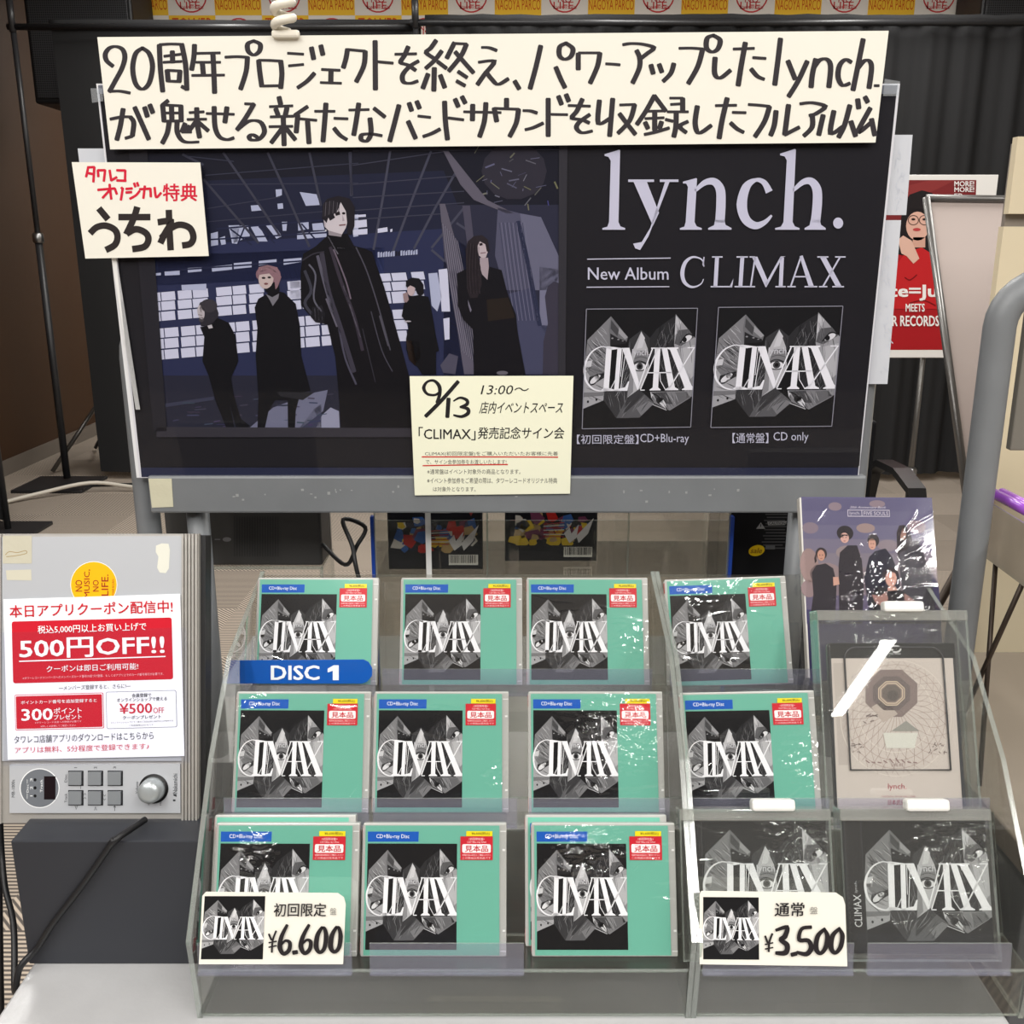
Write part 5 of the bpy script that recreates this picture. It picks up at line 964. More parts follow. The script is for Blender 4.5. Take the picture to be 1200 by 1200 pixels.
def back_disc(label, xc, y, seed):
    T = thing('disc_case', label, 'disc', (xc, y, .9825)); rn = random.Random(seed)
    b = MB(); b.box((xc - .071, y, .9825), (xc + .071, y + .01, 1.1075), mat('dark_case', (34, 34, 38), .4)); b.build('case', T, bevel=.001)
    F = Frame((xc - .071, y, .9825), (1, 0, 0), (0, 0, 1)); b = MB(); A = Art(b, F, lambda x, yy: (x / 1000 * .142, (1000 - yy) / 1000 * .125), .0003, .0001, .35)
    A.rect(20, 20, 980, 980, (34, 34, 40)); A.up()
    cols = [(190, 44, 40), (236, 200, 40), (60, 100, 170), (220, 214, 206), (120, 60, 90), (190, 160, 110), (50, 50, 66)]
    for i in range(46):
        x, yy = rn.uniform(120, 900), rn.uniform(380, 760); s_ = rn.uniform(50, 130); A.L = 1 + i % 12; A.poly([(x + s_ * rn.uniform(.4, 1) * math.cos(a), yy + s_ * rn.uniform(.4, 1) * math.sin(a)) for a in (.3, 1.5, 2.6, 3.9, 5.2)], rn.choice(cols))
    A.L = 14
    for i in range(7): A.stroke([(420, 520 + i * 26), (640, 500 + i * 30)], 11, (226, 220, 214) if i % 2 else (180, 40, 40), False)
    A.poly([(640, 640), (700, 560), (720, 640), (800, 520), (780, 660), (860, 560), (960, 440), (900, 640), (800, 760), (780, 690), (700, 760)], (228, 226, 228)); A.poly([(820, 60), (960, 40), (930, 150), (860, 130)], (236, 200, 40)); A.poly([(40, 60), (300, 30), (200, 180), (60, 220)], (190, 44, 40)); A.poly([(800, 150), (960, 170), (880, 330)], (150, 60, 60)); A.up()
    for i in range(5): A.stroke([(380, 120 + i * 42), (380 + rn.uniform(180, 330), 120 + i * 42)], 7, (170, 168, 166), False)
    A.rect(30, 790, 970, 970, (38, 38, 44)); A.up(); A.rect(640, 810, 950, 940, (226, 224, 218)); A.up(); x = 655
    while x < 930: w_ = rn.choice((4, 6, 10)); A.rect(x, 815, x + w_, 915, (30, 30, 34)); x += w_ + rn.choice((4, 7, 9))
    b.build('back_print', T)
back_disc('dark disc case with colourful collage back and barcode in the rear bin, left compartment', -.115, 1.41, 5)
back_disc('dark disc case seen through cloudy acrylic in the middle compartment of the rear bin', .06, 1.45, 9)
def rear_station(label, xc, wd, y, extra):
    T = thing('player_back', label, 'disc player', (xc, y, TZ)); bk = mat('station_black', (28, 28, 30), .5)
    b = MB(); zb = .86 if extra else .985
    b.box((xc - wd / 2, y, zb), (xc + wd / 2, y + .075, 1.2), mat('player_back_black', (20, 20, 23), .6, 0, .15) if extra else mat('player_back_grey', (62, 61, 60), .5, 0, .3)); b.build('body', T, bevel=.004)
    b = MB(); b.box((xc - wd / 2, y + .075, zb), (xc + wd / 2, y + .082, 1.2), ALU); b.build('front_trim', T)
    b = MB(); 
    if extra: b.box((xc - wd / 2, y - .02, TZ), (xc + wd / 2, y + .1, .859), T0); b.build('plinth', T, bevel=.001)
    else:
        b.box((xc - wd / 2, y, .979), (xc + wd / 2, y + .09, .984), ACRYL, None, EDGE, 'z'); b.build('riser_top', T)
        for xx in (xc - wd / 2, xc + wd / 2 - .005): b = MB(); b.box((xx, y, TZ), (xx + .005, y + .09, .979), ACRYL, None, EDGE, 'x'); b.build('riser_side', T)
    F = Frame((0, y, 0), (1, 0, 0), (0, 0, 1)); b = MB(); A = Art(b, F, F.px, .0006, .0002, .6)
    if extra:
        for i in range(13): A.stroke([(895 + (i * 7) % 5 - i * .25, 599 + i * 3.6), (928 - i * .35 - (i * 5) % 8, 599 + i * 3.6)], 1.5, (74, 74, 76), False, cap=False)
        A.up(); A.poly([(886, 619.5), (891.5, 612), (896.5, 619.5)], (150, 150, 150)); A.poly([(922.5, 617.5), (927.5, 610), (933, 617.5)], (150, 150, 150)); A.poly([(899, 611), (922, 610.5), (920, 615), (900, 615.5)], (150, 150, 150)); A.up(); A.text('CAUTION', 901, 611.4, 920, 614.6, (30, 30, 32), .02); A.stroke([(891.5, 614), (891.2, 617)], .9, (30, 30, 32), False); A.stroke([(927.5, 612), (927.3, 615)], .9, (30, 30, 32), False)
        A.rect(897, 639, 908, 643.5, (96, 98, 100)); A.ell(886.5, 645, 9.6, 6.3, (222, 186, 20), rot=-14); A.up(); A.text('sale', 880, 642, 893, 648, (120, 70, 20), .02, .3)
        o = b.build('rating_label', T); o['label'] = 'grey warning label and small yellow oval tag'
    else:
        for i in range(18): A.stroke([(275 + i * 3, 605), (275 + i * 3, 652)], .6, (46, 46, 48), False, cap=False)
        A.ell(266, 632, 5, 2.6, (120, 120, 122)); A.stroke([(252, 632), (258, 632)], 1.4, (110, 110, 112), False); b.build('back_markings', T)
rear_station('black back of a disc player with a grey caution label and yellow oval tag', .435, .23, 1.46, True)
rear_station('black vented back of a disc player under the left half of the poster board', -.405, .235, 1.42, False)
cable('thin black cable looping up behind the top row of discs', [(-.285, 1.415, 1.02), WY(405, 662, 1.37), WY(418, 640, 1.36), WY(428, 618, 1.37), WY(402, 609, 1.365), WY(413, 640, 1.345), WY(418, 668, 1.33), (-.2, 1.33, .9), (-.2, 1.33, TZ + .004)], .0032, RUB, name='cord')

# ------------------------------------------------------------------ neighbouring wagon at the right edge
T = thing('side_wagon', 'neighbouring grey tube framed wagon cut by the right edge of the picture', 'wagon', (1.0, 1.3, 0))
b = MB(); p = [(.612, 1.25, .08), (.612, 1.25, .8), (.612, 1.25, 1.355)]
for k in range(1, 8):
    a = R(90 * k / 7); p.append((.612 + .055 * (1 - math.cos(a)), 1.25, 1.355 + .055 * math.sin(a)))
p += [(1.25, 1.25, 1.41)]
b.tube(p, .0195, GREYM, 18); b.build('tube_upright', T, True)
b = MB(); b.tube([(1.25, 1.25, .08), (1.25, 1.25, 1.41)], .0195, GREYM, 14); b.build('tube_upright', T, True)
b = MB(); b.box((.652, 1.262, 1.195), (1.22, 1.275, 1.40), mat('taupe_board', (116, 112, 104), .5)); b.build('board', T, bevel=.002)
b = MB(); b.box((.64, 1.05, TZ - .035), (1.5, 1.7, TZ), mat('taupe_tabletop', (132, 122, 110), .4)); b.build('tabletop', T, bevel=.003)
b = MB(); b.box((.66, 1.09, .16), (1.48, 1.66, TZ - .036), mat('wagon_skirt', (96, 98, 102), .5)); b.build('skirt', T, bevel=.004)
for x in (.72, 1.42):
    for y in (1.12, 1.62):
        b = MB(); b.lathe([(.045, -.014), (.05, -.006), (.05, .006), (.045, .014)], RUB, Matrix.Translation((x, y, .05)) @ Matrix.Rotation(R(90), 4, 'Y'), 20); b.tube([(x, y, .05), (x, y, .17)], .012, GREYM, 8); b.build('caster', T, True)
def wire_tray():
    T = thing('wire_leg_tray', 'clear acrylic tray on dark wire legs beside the right hand grey tube', 'tray', (.8, 1.18, TZ))
    smoke = clear('smoky_acrylic', (238, 234, 228), .05, 1.45, .55, (188, 178, 162))
    P = [(.664, 1.34), (.652, 1.14), (1.0, 1.06), (1.0, 1.34)]; z0, z1 = 1.035, 1.112
    for i in range(4):
        a, c = Vector((*P[i], 0)), Vector((*P[(i + 1) % 4], 0)); n = (c - a).cross(Vector((0, 0, 1))).normalized() * .003
        b = MB(); b.prism([(a.x, a.y, z0), (c.x, c.y, z0), (c.x, c.y, z1), (a.x, a.y, z1)], n, smoke, EDGE); b.build('wall', T)
    b = MB(); b.prism([(x, y, z0) for x, y in P], (0, 0, .003), smoke, EDGE); b.build('base', T)
    dk = mat('dark_bronze_rod', (70, 60, 52), .4, .5)
    for q in (((.672, 1.30, 1.04), (.60, 1.22, TZ + .004)), ((.66, 1.2, 1.036), (.655, 1.33, TZ + .004)), ((.70, 1.13, 1.036), (.76, 1.10, TZ + .004)), ((.95, 1.1, 1.036), (.99, 1.3, TZ + .004))):
        b = MB(); e = list(q[1]); e[0] = max(e[0], .65); b.tube([q[0], e], .0035, dk, 8); b.build('leg', T, True)
wire_tray()
def pen(label, a, c, col, name='pen'):
    a, c = Vector(a), Vector(c); d = (c - a); T = thing(name, label, 'pen', (a + c) / 2); m = mat('pen_' + name + str(col[0]), col, .2, 0, .5, .5); st_ = mat('steel_collar', (150, 150, 150), .3, 1)
    b = MB(); b.tube([a, a + d * .8], .0075, m, 12); b.build('barrel', T, True)
    b = MB(); b.tube([a + d * .8, a + d * .86], .008, st_, 12); b.build('band', T, True)
    b = MB(); b.tube([a + d * .86, c], [.0075, .005], m, 12); b.build('cap', T, True)
pen('purple translucent pen lying along the rim of the wire legged tray', (.672, 1.325, 1.121), (.676, 1.19, 1.118), (150, 80, 190))
pen('second purple pen beside the first on the tray rim', (.684, 1.33, 1.121), (.69, 1.2, 1.118), (168, 96, 204))
pen('red pen in front of the purple pens on the tray rim', (.678, 1.178, 1.118), (.72, 1.085, 1.116), (196, 44, 66))
b = MB(); b.prism([(.70, 1.20, 1.115), (.73, 1.17, 1.115), (.76, 1.19, 1.16), (.73, 1.22, 1.17)], (0, .001, .001), mat('cream_card', (238, 238, 214), .65, 0, .25)); tag(b.build('paper_tag'), 'pale paper tag standing in the wire legged tray behind the pens', 'tag')

# ------------------------------------------------------------------ stepped acrylic racks
ROWS = [(1.043, .963), (.904, .883), (.809, .786)]       # front foot of a disc: depth, height (back row first)
TILT = R(24.5); ST, CT = math.sin(TILT), math.cos(TILT)
PROFILE = [(.797, TZ), (.787, .82), (.893, .952), (.98, 1.026), (1.115, 1.062), (1.138, 1.07), (1.135, 1.0), (1.12, TZ)]
def rack(label, x0, x1, lips):
    T = thing('acrylic_rack', label, 'rack', ((x0 + x1) / 2, .95, TZ))
    for x in (x0, x1 - .005):
        b = MB(); b.prism([(x, y, z) for y, z in PROFILE], (.005, 0, 0), ACRYL, EDGE); b.build('side_panel', T)
    for r, (y, z) in enumerate(ROWS):
        b = MB(); a, c = x0 + .0055, x1 - .0055; z -= .0005
        yb = y + .034
        b.box((a, y - .016, z - .003), (c, yb, z), ACRYL, None, EDGE, 'z')
        M = Matrix.Translation((0, yb, z)) @ Matrix.Rotation(-TILT, 4, 'X')
        b.box((a, 0, 0), (c, .0025, .118), ACRYL, M, EDGE, 'y')
        b.build('shelf', T)
    b = MB(); b.box((x0 + .0055, .80, TZ), (x1 - .0055, 1.115, TZ + .003), ACRYL, None, EDGE, 'z'); b.build('base', T)
    b = MB(); b.box((x0 + .0055, .797, TZ + .003), (x1 - .0055, .8, .778), ACRYL, None, EDGE, 'y'); b.build('front_panel', T)
    for (r, a, c, h) in lips:
        y, z = ROWS[r]; b = MB(); M = Matrix.Translation((0, y - .0185, z - .0035)) @ Matrix.Rotation(R(-8), 4, 'X')
        b.box((a, -.0012, 0), (c, .0003, h), LIP, M, EDGE, 'y'); b.box((a, -.0045, 0), (c, -.0012, .0015), LIP, M); b.build('label_strip', T)
    return T
def lx(px, r): return WY(px, (800, 950, 1120)[r], ROWS[r][0] - .018).x
rack('wide clear acrylic step rack holding the green discs in three rows', -.307, .174, [(0, lx(281, 0), lx(440, 0), .031), (0, lx(448, 0), lx(764, 0), .031), (1, lx(262, 1), lx(432, 1), .031), (1, lx(437, 1), lx(606, 1), .031), (1, lx(620, 1), lx(785, 1), .031), (2, lx(231, 2), lx(412, 2), .031), (2, lx(433, 2), lx(614, 2), .031)])
rack('narrow clear acrylic step rack holding the tall boxes and monochrome discs', .1745, .499, [(0, lx(795, 0), lx(956, 0), .031), (1, lx(806, 1), lx(972, 1), .031), (1, lx(982, 1), lx(1160, 1), .031), (2, lx(824, 2), lx(1001, 2), .031), (2, lx(1017, 2), lx(1186, 2), .031)])

# ------------------------------------------------------------------ discs
def wrap_mesh(b, w_, h, y, seed, creases, crumple=0, spot=(.7, .75), rad=.3, hs=1):
    """taut film with a few sharp creases; crumple = loose puckering around spot"""
    rn = random.Random(int(seed * 100)); L_ = []
    for _ in range(creases):
        x, z = rn.uniform(.1, .9) * w_, rn.uniform(.08, .92) * h
        if rn.random() < .45: x = rn.uniform(.7, .97) * w_
        a = rn.choice((R(rn.uniform(-14, 14)), R(rn.uniform(35, 60)), R(rn.uniform(-14, 14)))); l = rn.uniform(.008, .034)
        L_.append((x, z, math.cos(a), math.sin(a), l, rn.uniform(.0009, .0018), hs * rn.uniform(.00014, .0004)))
    def fn(u, v):
        x, z = u * w_, v * h; d = .00002 * math.sin(x * 60 + seed) + .00002 * math.sin(z * 45 + seed * 2)
        for (cx, cz, ca, sa, l, sg, hh) in L_:
            dx, dz = x - cx, z - cz; t = dx * ca + dz * sa
            if abs(t) < l:
                s_ = -dx * sa + dz * ca + .0012 * math.sin(t * 160 + cx * 900)
                if abs(s_) < 4 * sg: d += hh * (1 - (t / l) ** 2) * math.exp(-(s_ / sg) ** 2)
        if crumple:
            k = max(0, 1 - math.hypot((u - spot[0]) / rad, (v - spot[1]) / rad))
            if k > 0: d += crumple * min(1, k * 1.6) * (abs(noise.noise(Vector((x * 70, z * 120, seed)))) * .0011 + noise.noise(Vector((x * 180, z * 240, seed + 9))) * .0003)
        return ((u - .5) * w_, y - .0003 - d, z)
    b.grid(fn, 108, 96, WRAP)
CW, CHH, CD_ = .142, .125, .0105
CASE = mat('jewel_case', (182, 182, 178), .2, 0, .5); GRN = (112, 181, 160)
Q = [(133, 108), (970, 105), (968, 880), (120, 880)]
def disc_proto():
    o = bpy.data.objects.new('music_disc', None); COL.objects.link(o); o.rotation_euler = (-TILT, 0, 0); T = as_parent(o)
    b = MB(); b.box((-CW / 2, 0, 0), (CW / 2, CD_, CHH), CASE); b.build('jewel_case', T, bevel=.0012, local=True)
    F = Frame((-CW / 2, -.0002, 0), (1, 0, 0), (0, 0, 1)); fn = quadmap(Q, CW, CHH)
    b = MB(); A = Art(b, F, fn, .0002, .00005, .42, .15)
    A.poly([(147, 122), (928, 120), (927, 872), (138, 872)], GRN); A.up()
    A.poly([(160, 157), (457, 156), (455, 215), (160, 216)], (28, 92, 186)); A.up(); A.text('CD+Blu-ray Disc', 210, 172, 402, 202, (240, 244, 250), .015); A.up()
    B = framed(A, [(160, 226), (681, 226), (678, 840), (149, 840)]); B.rough = .42; sleeve_art(B, 3)
    for y in (262, 730): A.rect(946, y - 6, 962, y + 6, (232, 232, 230))
    A.poly([(928, 122), (934, 122), (932, 872), (928, 872)], (170, 176, 170)); A.poly([(934, 150), (968, 150), (966, 156), (934, 156)], (228, 228, 226)); A.poly([(934, 845), (966, 845), (966, 851), (934, 851)], (228, 228, 226))
    b.build('cover_insert', T, local=True)
    b = MB(); A = Art(b, F, fn, .0008, .00006, .35)
    A.poly([(735, 152), (888, 152), (887, 181), (734, 181)], (246, 226, 34)); A.poly([(700, 183), (890, 182), (889, 320), (700, 320)], (206, 42, 56)); A.up()
    A.text('¥6,600(税込)', 766, 156, 872, 177, (60, 56, 40), .01); A.text('<初回限定盤>', 748, 190, 842, 205, (250, 226, 226)); A.text('CD+Blu-ray Disc', 740, 210, 852, 223, (250, 226, 226)); A.rrect(711, 228, 878, 278, 9, (250, 246, 246)); A.text('収録内容は商品をご確認ください', 712, 285, 878, 297, (250, 226, 226)); A.text('この商品は見本品です', 712, 302, 878, 314, (250, 226, 226)); A.up()
    A.text('見本品', 728, 235, 862, 272, (200, 34, 48), .035); o2 = b.build('sample_sticker', T, local=True); o2['label'] = 'yellow and red sample sticker'
    b = MB(); x = -CW / 2 - .0001; b.box((x - .0002, .001, .002), (x, CD_ - .001, CHH - .002), mat('white_spine', (226, 224, 220), .35))
    for z in (.004, CHH - .016): b.box((x - .0004, .001, z), (x - .0002, CD_ - .001, z + .012), mat('red_spine_end', (176, 34, 50), .35))
    b.build('spine_label', T, local=True)
    return o
GRP = 'green limited edition discs in the acrylic racks'
greens = [  # row, lateral position, wrap (creases, puckering, spot, radius), label
    (0, -.2275, (1, 0), 'green music disc above the blue number tab in the top row'),
    (0, -.059, (3, .35, (.12, .9), .16), 'green music disc second from the left end of the top row'),
    (0, .0885, (14, 1.5, (.9, .4), .22), 'green music disc with creased wrap third in the top row beside the acrylic divider'),
    (0, .2545, (12, 1.3, (.3, .97), .3), 'green music disc at the top of the narrow rack beside the tall portrait box'),
    (1, -.2205, (3, 2.4, (.1, .93), .16), 'green music disc at the left end of the middle row below the blue tab'),
    (1, -.0745, (3, 2, (.93, .3), .14), 'green music disc second from the left in the middle row'),
    (1, .0885, (20, 3.4, (.66, .68), .45), 'green music disc with glaring crumpled wrap third in the middle row'),
    (1, .2515, (10, 2.6, (.97, .4), .3), 'green music disc in the middle of the narrow rack beside the clear security box'),
    (2, -.222, (4, 3.4, (.28, .8), .2), 'green music disc half hidden by the 6.600 price card in the bottom row'),
    (2, -.0765, (1, 0), 'green music disc between the price card and the torn wrapped disc in the bottom row'),
    (2, .0905, (16, 4.2, (.38, .86), .36), 'green music disc with torn shiny wrap in the bottom row beside the acrylic divider'),
]
proto = disc_proto()
wrapm = {}
for i, (r, x, amp, lab) in enumerate(greens):
    y, z = ROWS[r]; loc = (x, y, z)
    if i == 0: o = proto; o.location = loc; o['label'] = lab
    else: o = copy_tree(proto, loc, lab)
    tag(o, lab, 'music disc', GRP)
    b = MB(); wrap_mesh(b, CW - .001, CHH - .001, -.0022, i * 1.37 + 2, *amp, **{'hs': 1.2 + .5 * r}); wo = b.build('shrink_wrap', as_parent(o), True, local=True)
    if i in (7,): o.rotation_euler = (-TILT, R(-1.2), 0)
    if i == 3: o.rotation_euler = (-TILT, R(-2.0), 0)
for x, r, lab in ((.0845, 2, 'green music disc standing behind the torn wrapped one in the bottom row'), (-.228, 2, 'green music disc standing behind the one with the 6.600 price card')):
    o = copy_tree([q for q in greens and [proto]][0], (x, ROWS[r][0] + .0145, ROWS[r][1]), lab)
    for c in list(o.children):
        if c.name.startswith('shrink_wrap'): bpy.data.objects.remove(c)
    tag(o, lab, 'music disc', GRP)
# monochrome regular discs in clear security cases
def mono_disc(x, lab):
    y, z = ROWS[2]; T_ = bpy.data.objects.new('music_disc', None); COL.objects.link(T_); T_.location = (x, y, z + .003); T_.rotation_euler = (-TILT, 0, 0); T = as_parent(T_)
    tag(T_, lab, 'music disc', 'monochrome discs in clear security cases')
    b = MB(); b.box((-.071, 0, 0), (.071, .0105, .125), mat('dark_case', (34, 34, 38), .4)); b.build('jewel_case', T, bevel=.0012, local=True)
    F = Frame((-.071, -.0002, 0), (1, 0, 0), (0, 0, 1)); b = MB(); A = Art(b, F, lambda u, v: (.0185 + u / 1000 * .1225, (1000 - v) / 1000 * .122 + .0015), .0002, .00005, .42, .15); sleeve_art(A, 5); b.build('cover_insert', T, local=True)
    b = MB(); A = Art(b, F, lambda u, v: (.002 + u / 100 * .0155, (1000 - v) / 1000 * .125), .0002, .0001, .42, .15); A.rect(0, 5, 100, 995, (34, 32, 34)); A.up(); A.text('CLIMAX', 30, 560, 78, 800, (220, 220, 222), .01, 0, 90); A.text('lynch.', 40, 455, 62, 545, (190, 190, 192), 0, 0, 90)
    for k in range(26): A.rect(0, 20 + k * 37, 8, 38 + k * 37, (60, 58, 60))
    b.build('spine_label', T, local=True)
    b = MB(); wrap_mesh(b, .141, .124, -.0022, x * 31, 22, 4, (.85, .85), .4, 2.2); b.build('shrink_wrap', T, True, local=True)
mono_disc(.2405, 'monochrome music disc half hidden by the 3.500 price card'); mono_disc(.3985, 'monochrome music disc at the right end of the bottom row')
def security(label, x, r, w_, h, d, tagx):
    y, z = ROWS[r]; o = bpy.data.objects.new('security_case', None); COL.objects.link(o); o.location = (x, y - .006, z); o.rotation_euler = (-TILT, 0, 0); T = as_parent(o)
    tag(o, label, 'security case', 'clear anti theft cases in the narrow rack')
    t = .0018; a = w_ / 2
    b = MB()
    b.box((-a, -.003, 0), (a, -.003 + t, h), BOXCLR, None, EDGE, 'y'); b.box((-a, d, 0), (a, d + t, h), BOXCLR, None, EDGE, 'y')
    for s in (-a, a - t): b.box((s, -.003 + t, 0), (s + t, d, h), BOXCLR, None, EDGE, 'x')
    b.box((-a + t, -.003 + t, 0), (a - t, d, t), BOXCLR, None, EDGE, 'z'); b.build('shell', T, local=True)
    b = MB(); b.box((-a, -.0045, h - .011), (a, d + .002, h), CASEP); b.build('lid_rail', T, bevel=.001, local=True)
    b = MB(); b.box((tagx - .0215, -.008, h - .002), (tagx + .0215, .006, h + .0095), mat('white_tag_plastic', (226, 226, 222), .4)); b.build('lock_tag', T, bevel=.003, local=True)
security('clear security case around the disc with the 3.500 price card', .2395, 2, .149, .142, .016, .018); security('clear security case around the disc at the right end of the bottom row', .3975, 2, .149, .142, .016, .012)
# disc keep case inside its own security case
def video_case():
    r = 1; y, z = ROWS[r]; x = .407; T_ = bpy.data.objects.new('video_disc_case', None); COL.objects.link(T_); T_.location = (x, y + .004, z + .003); T_.rotation_euler = (-TILT, 0, 0); T = as_parent(T_)
    tag(T_, 'black topped video disc case with a pale circular line pattern inside the large security case', 'video disc')
    w_, h = .137, .172
    b = MB(); b.box((-w_ / 2, 0, 0), (w_ / 2, .013, h), mat('smoky_keep_case', (52, 54, 60), .25, 0, .5)); b.build('keep_case', T, bevel=.004, local=True)
    F = Frame((-w_ / 2, -.0003, 0), (1, 0, 0), (0, 0, 1)); fn = quadmap([(140, 180), (915, 182), (985, 1160), (188, 1160)], w_, h)
    b = MB(); A = Art(b, F, fn, .0003, .00006, .42, .15); BE = (204, 192, 186)
    A.poly([(158, 272), (895, 272), (950, 1155), (192, 1155)], BE); A.poly([(150, 186), (905, 186), (910, 268), (155, 268)], (26, 27, 30)); A.up()
    A.poly([(170, 300), (240, 300), (270, 900), (200, 900)], (188, 176, 170)); A.up()
    for i in range(30):
        a = 2 * math.pi * i / 30; p = [(545 + 30 * math.cos(a), 560 + 28 * math.sin(a)), (545 + 190 * math.cos(a + .35), 575 + 180 * math.sin(a + .35)), (550 + 320 * math.cos(a + .6), 620 + 330 * math.sin(a + .6))]; A.stroke(p, 2, (150, 128, 122))
        p = [(545 + 150 * math.cos(a), 560 + 150 * math.sin(a)), (548 + 250 * math.cos(a - .3), 600 + 250 * math.sin(a - .3)), (550 + 330 * math.cos(a - .6), 630 + 345 * math.sin(a - .6))]; A.stroke(p, 1.8, (158, 138, 132))
    for r_ in (225, 262, 300, 335): A.ring(548, 590 + (r_ - 200) * .25, r_, r_ * 1.02, 3, (224, 214, 206) if r_ % 2 else (176, 156, 150), 40)
    A.up(); oc = lambda k: [(522 + k * 170 * math.cos(R(22.5 + 45 * i)), 478 + k * 150 * math.sin(R(22.5 + 45 * i))) for i in range(8)]
    A.poly(oc(1), (132, 116, 114)); A.up(); A.poly(oc(.72), (110, 98, 98)); A.poly([(400, 560), (480, 510), (560, 600), (470, 650)], (186, 172, 164)); A.up(); A.poly(oc(.5), (148, 130, 124)); A.up(); A.poly(oc(.36), (108, 98, 94)); A.up(); A.ell(530, 490, 34, 30, (92, 84, 82))
    for k in (.5, .42): q = oc(k); A.stroke(q + [q[0]], 4, (226, 206, 180), False)
    A.poly([(610, 640), (690, 700), (520, 700)], (150, 148, 142)); A.poly([(470, 710), (680, 710), (660, 800), (490, 800)], (214, 212, 204)); A.up()
    rn = random.Random(3)
    for x0, y0 in ((300, 800), (800, 800), (330, 380), (400, 620)):
        for i in range(12): xx, yy = x0 + rn.uniform(-50, 50), y0 + rn.uniform(-26, 26); A.stroke([(xx, yy), (xx + rn.uniform(-24, 24), yy + rn.uniform(-12, 12))], 5, (128, 112, 110), False)
    for i in range(9): A.stroke([(365 + i * 36, 872 + 12 * math.sin(i)), (385 + i * 36, 886)], 7, (150, 122, 122), False)
    A.text('LIVE AT', 520, 890, 592, 908, (150, 122, 122))
    A.text('lynch.', 498, 1008, 610, 1052, (168, 64, 78)); A.text('THE FATAL HOUR HAS COME', 458, 1080, 664, 1090, (176, 120, 128)); A.text('日本武道館', 498, 1104, 626, 1134, (172, 40, 66), .01)
    A.up(); A.ring(548, 218, 30, 18, 9, (226, 226, 228), 20, -110, 120); A.poly([(488, 206), (540, 222), (500, 232)], (226, 226, 228)); A.text('Blu-ray Disc', 476, 240, 580, 252, (220, 220, 222), .02)
    b.build('cover_insert', T, local=True)
    b = MB(); pts = []
    for cx, cz, a0 in ((w_ / 2 - .028, h - .017, 0), (-w_ / 2 + .028, h - .017, 90)):
        for i in range(5): a = R(a0 + i * 22.5); pts.append((cx + .012 * math.cos(a), -.0022, cz + .012 * math.sin(a)))
    pts += [(-w_ / 2 + .016, -.0022, .04), (w_ / 2 - .016, -.0022, .04)]
    b.tube(pts + [pts[0]], .0011, mat('dark_clear_rib', (60, 60, 66), .15), 6); b.build('front_rib', T, True, local=True)
video_case()
security('large clear security case with a white lock tag around the video disc', .405, 1, .160, .213, .022, .012)
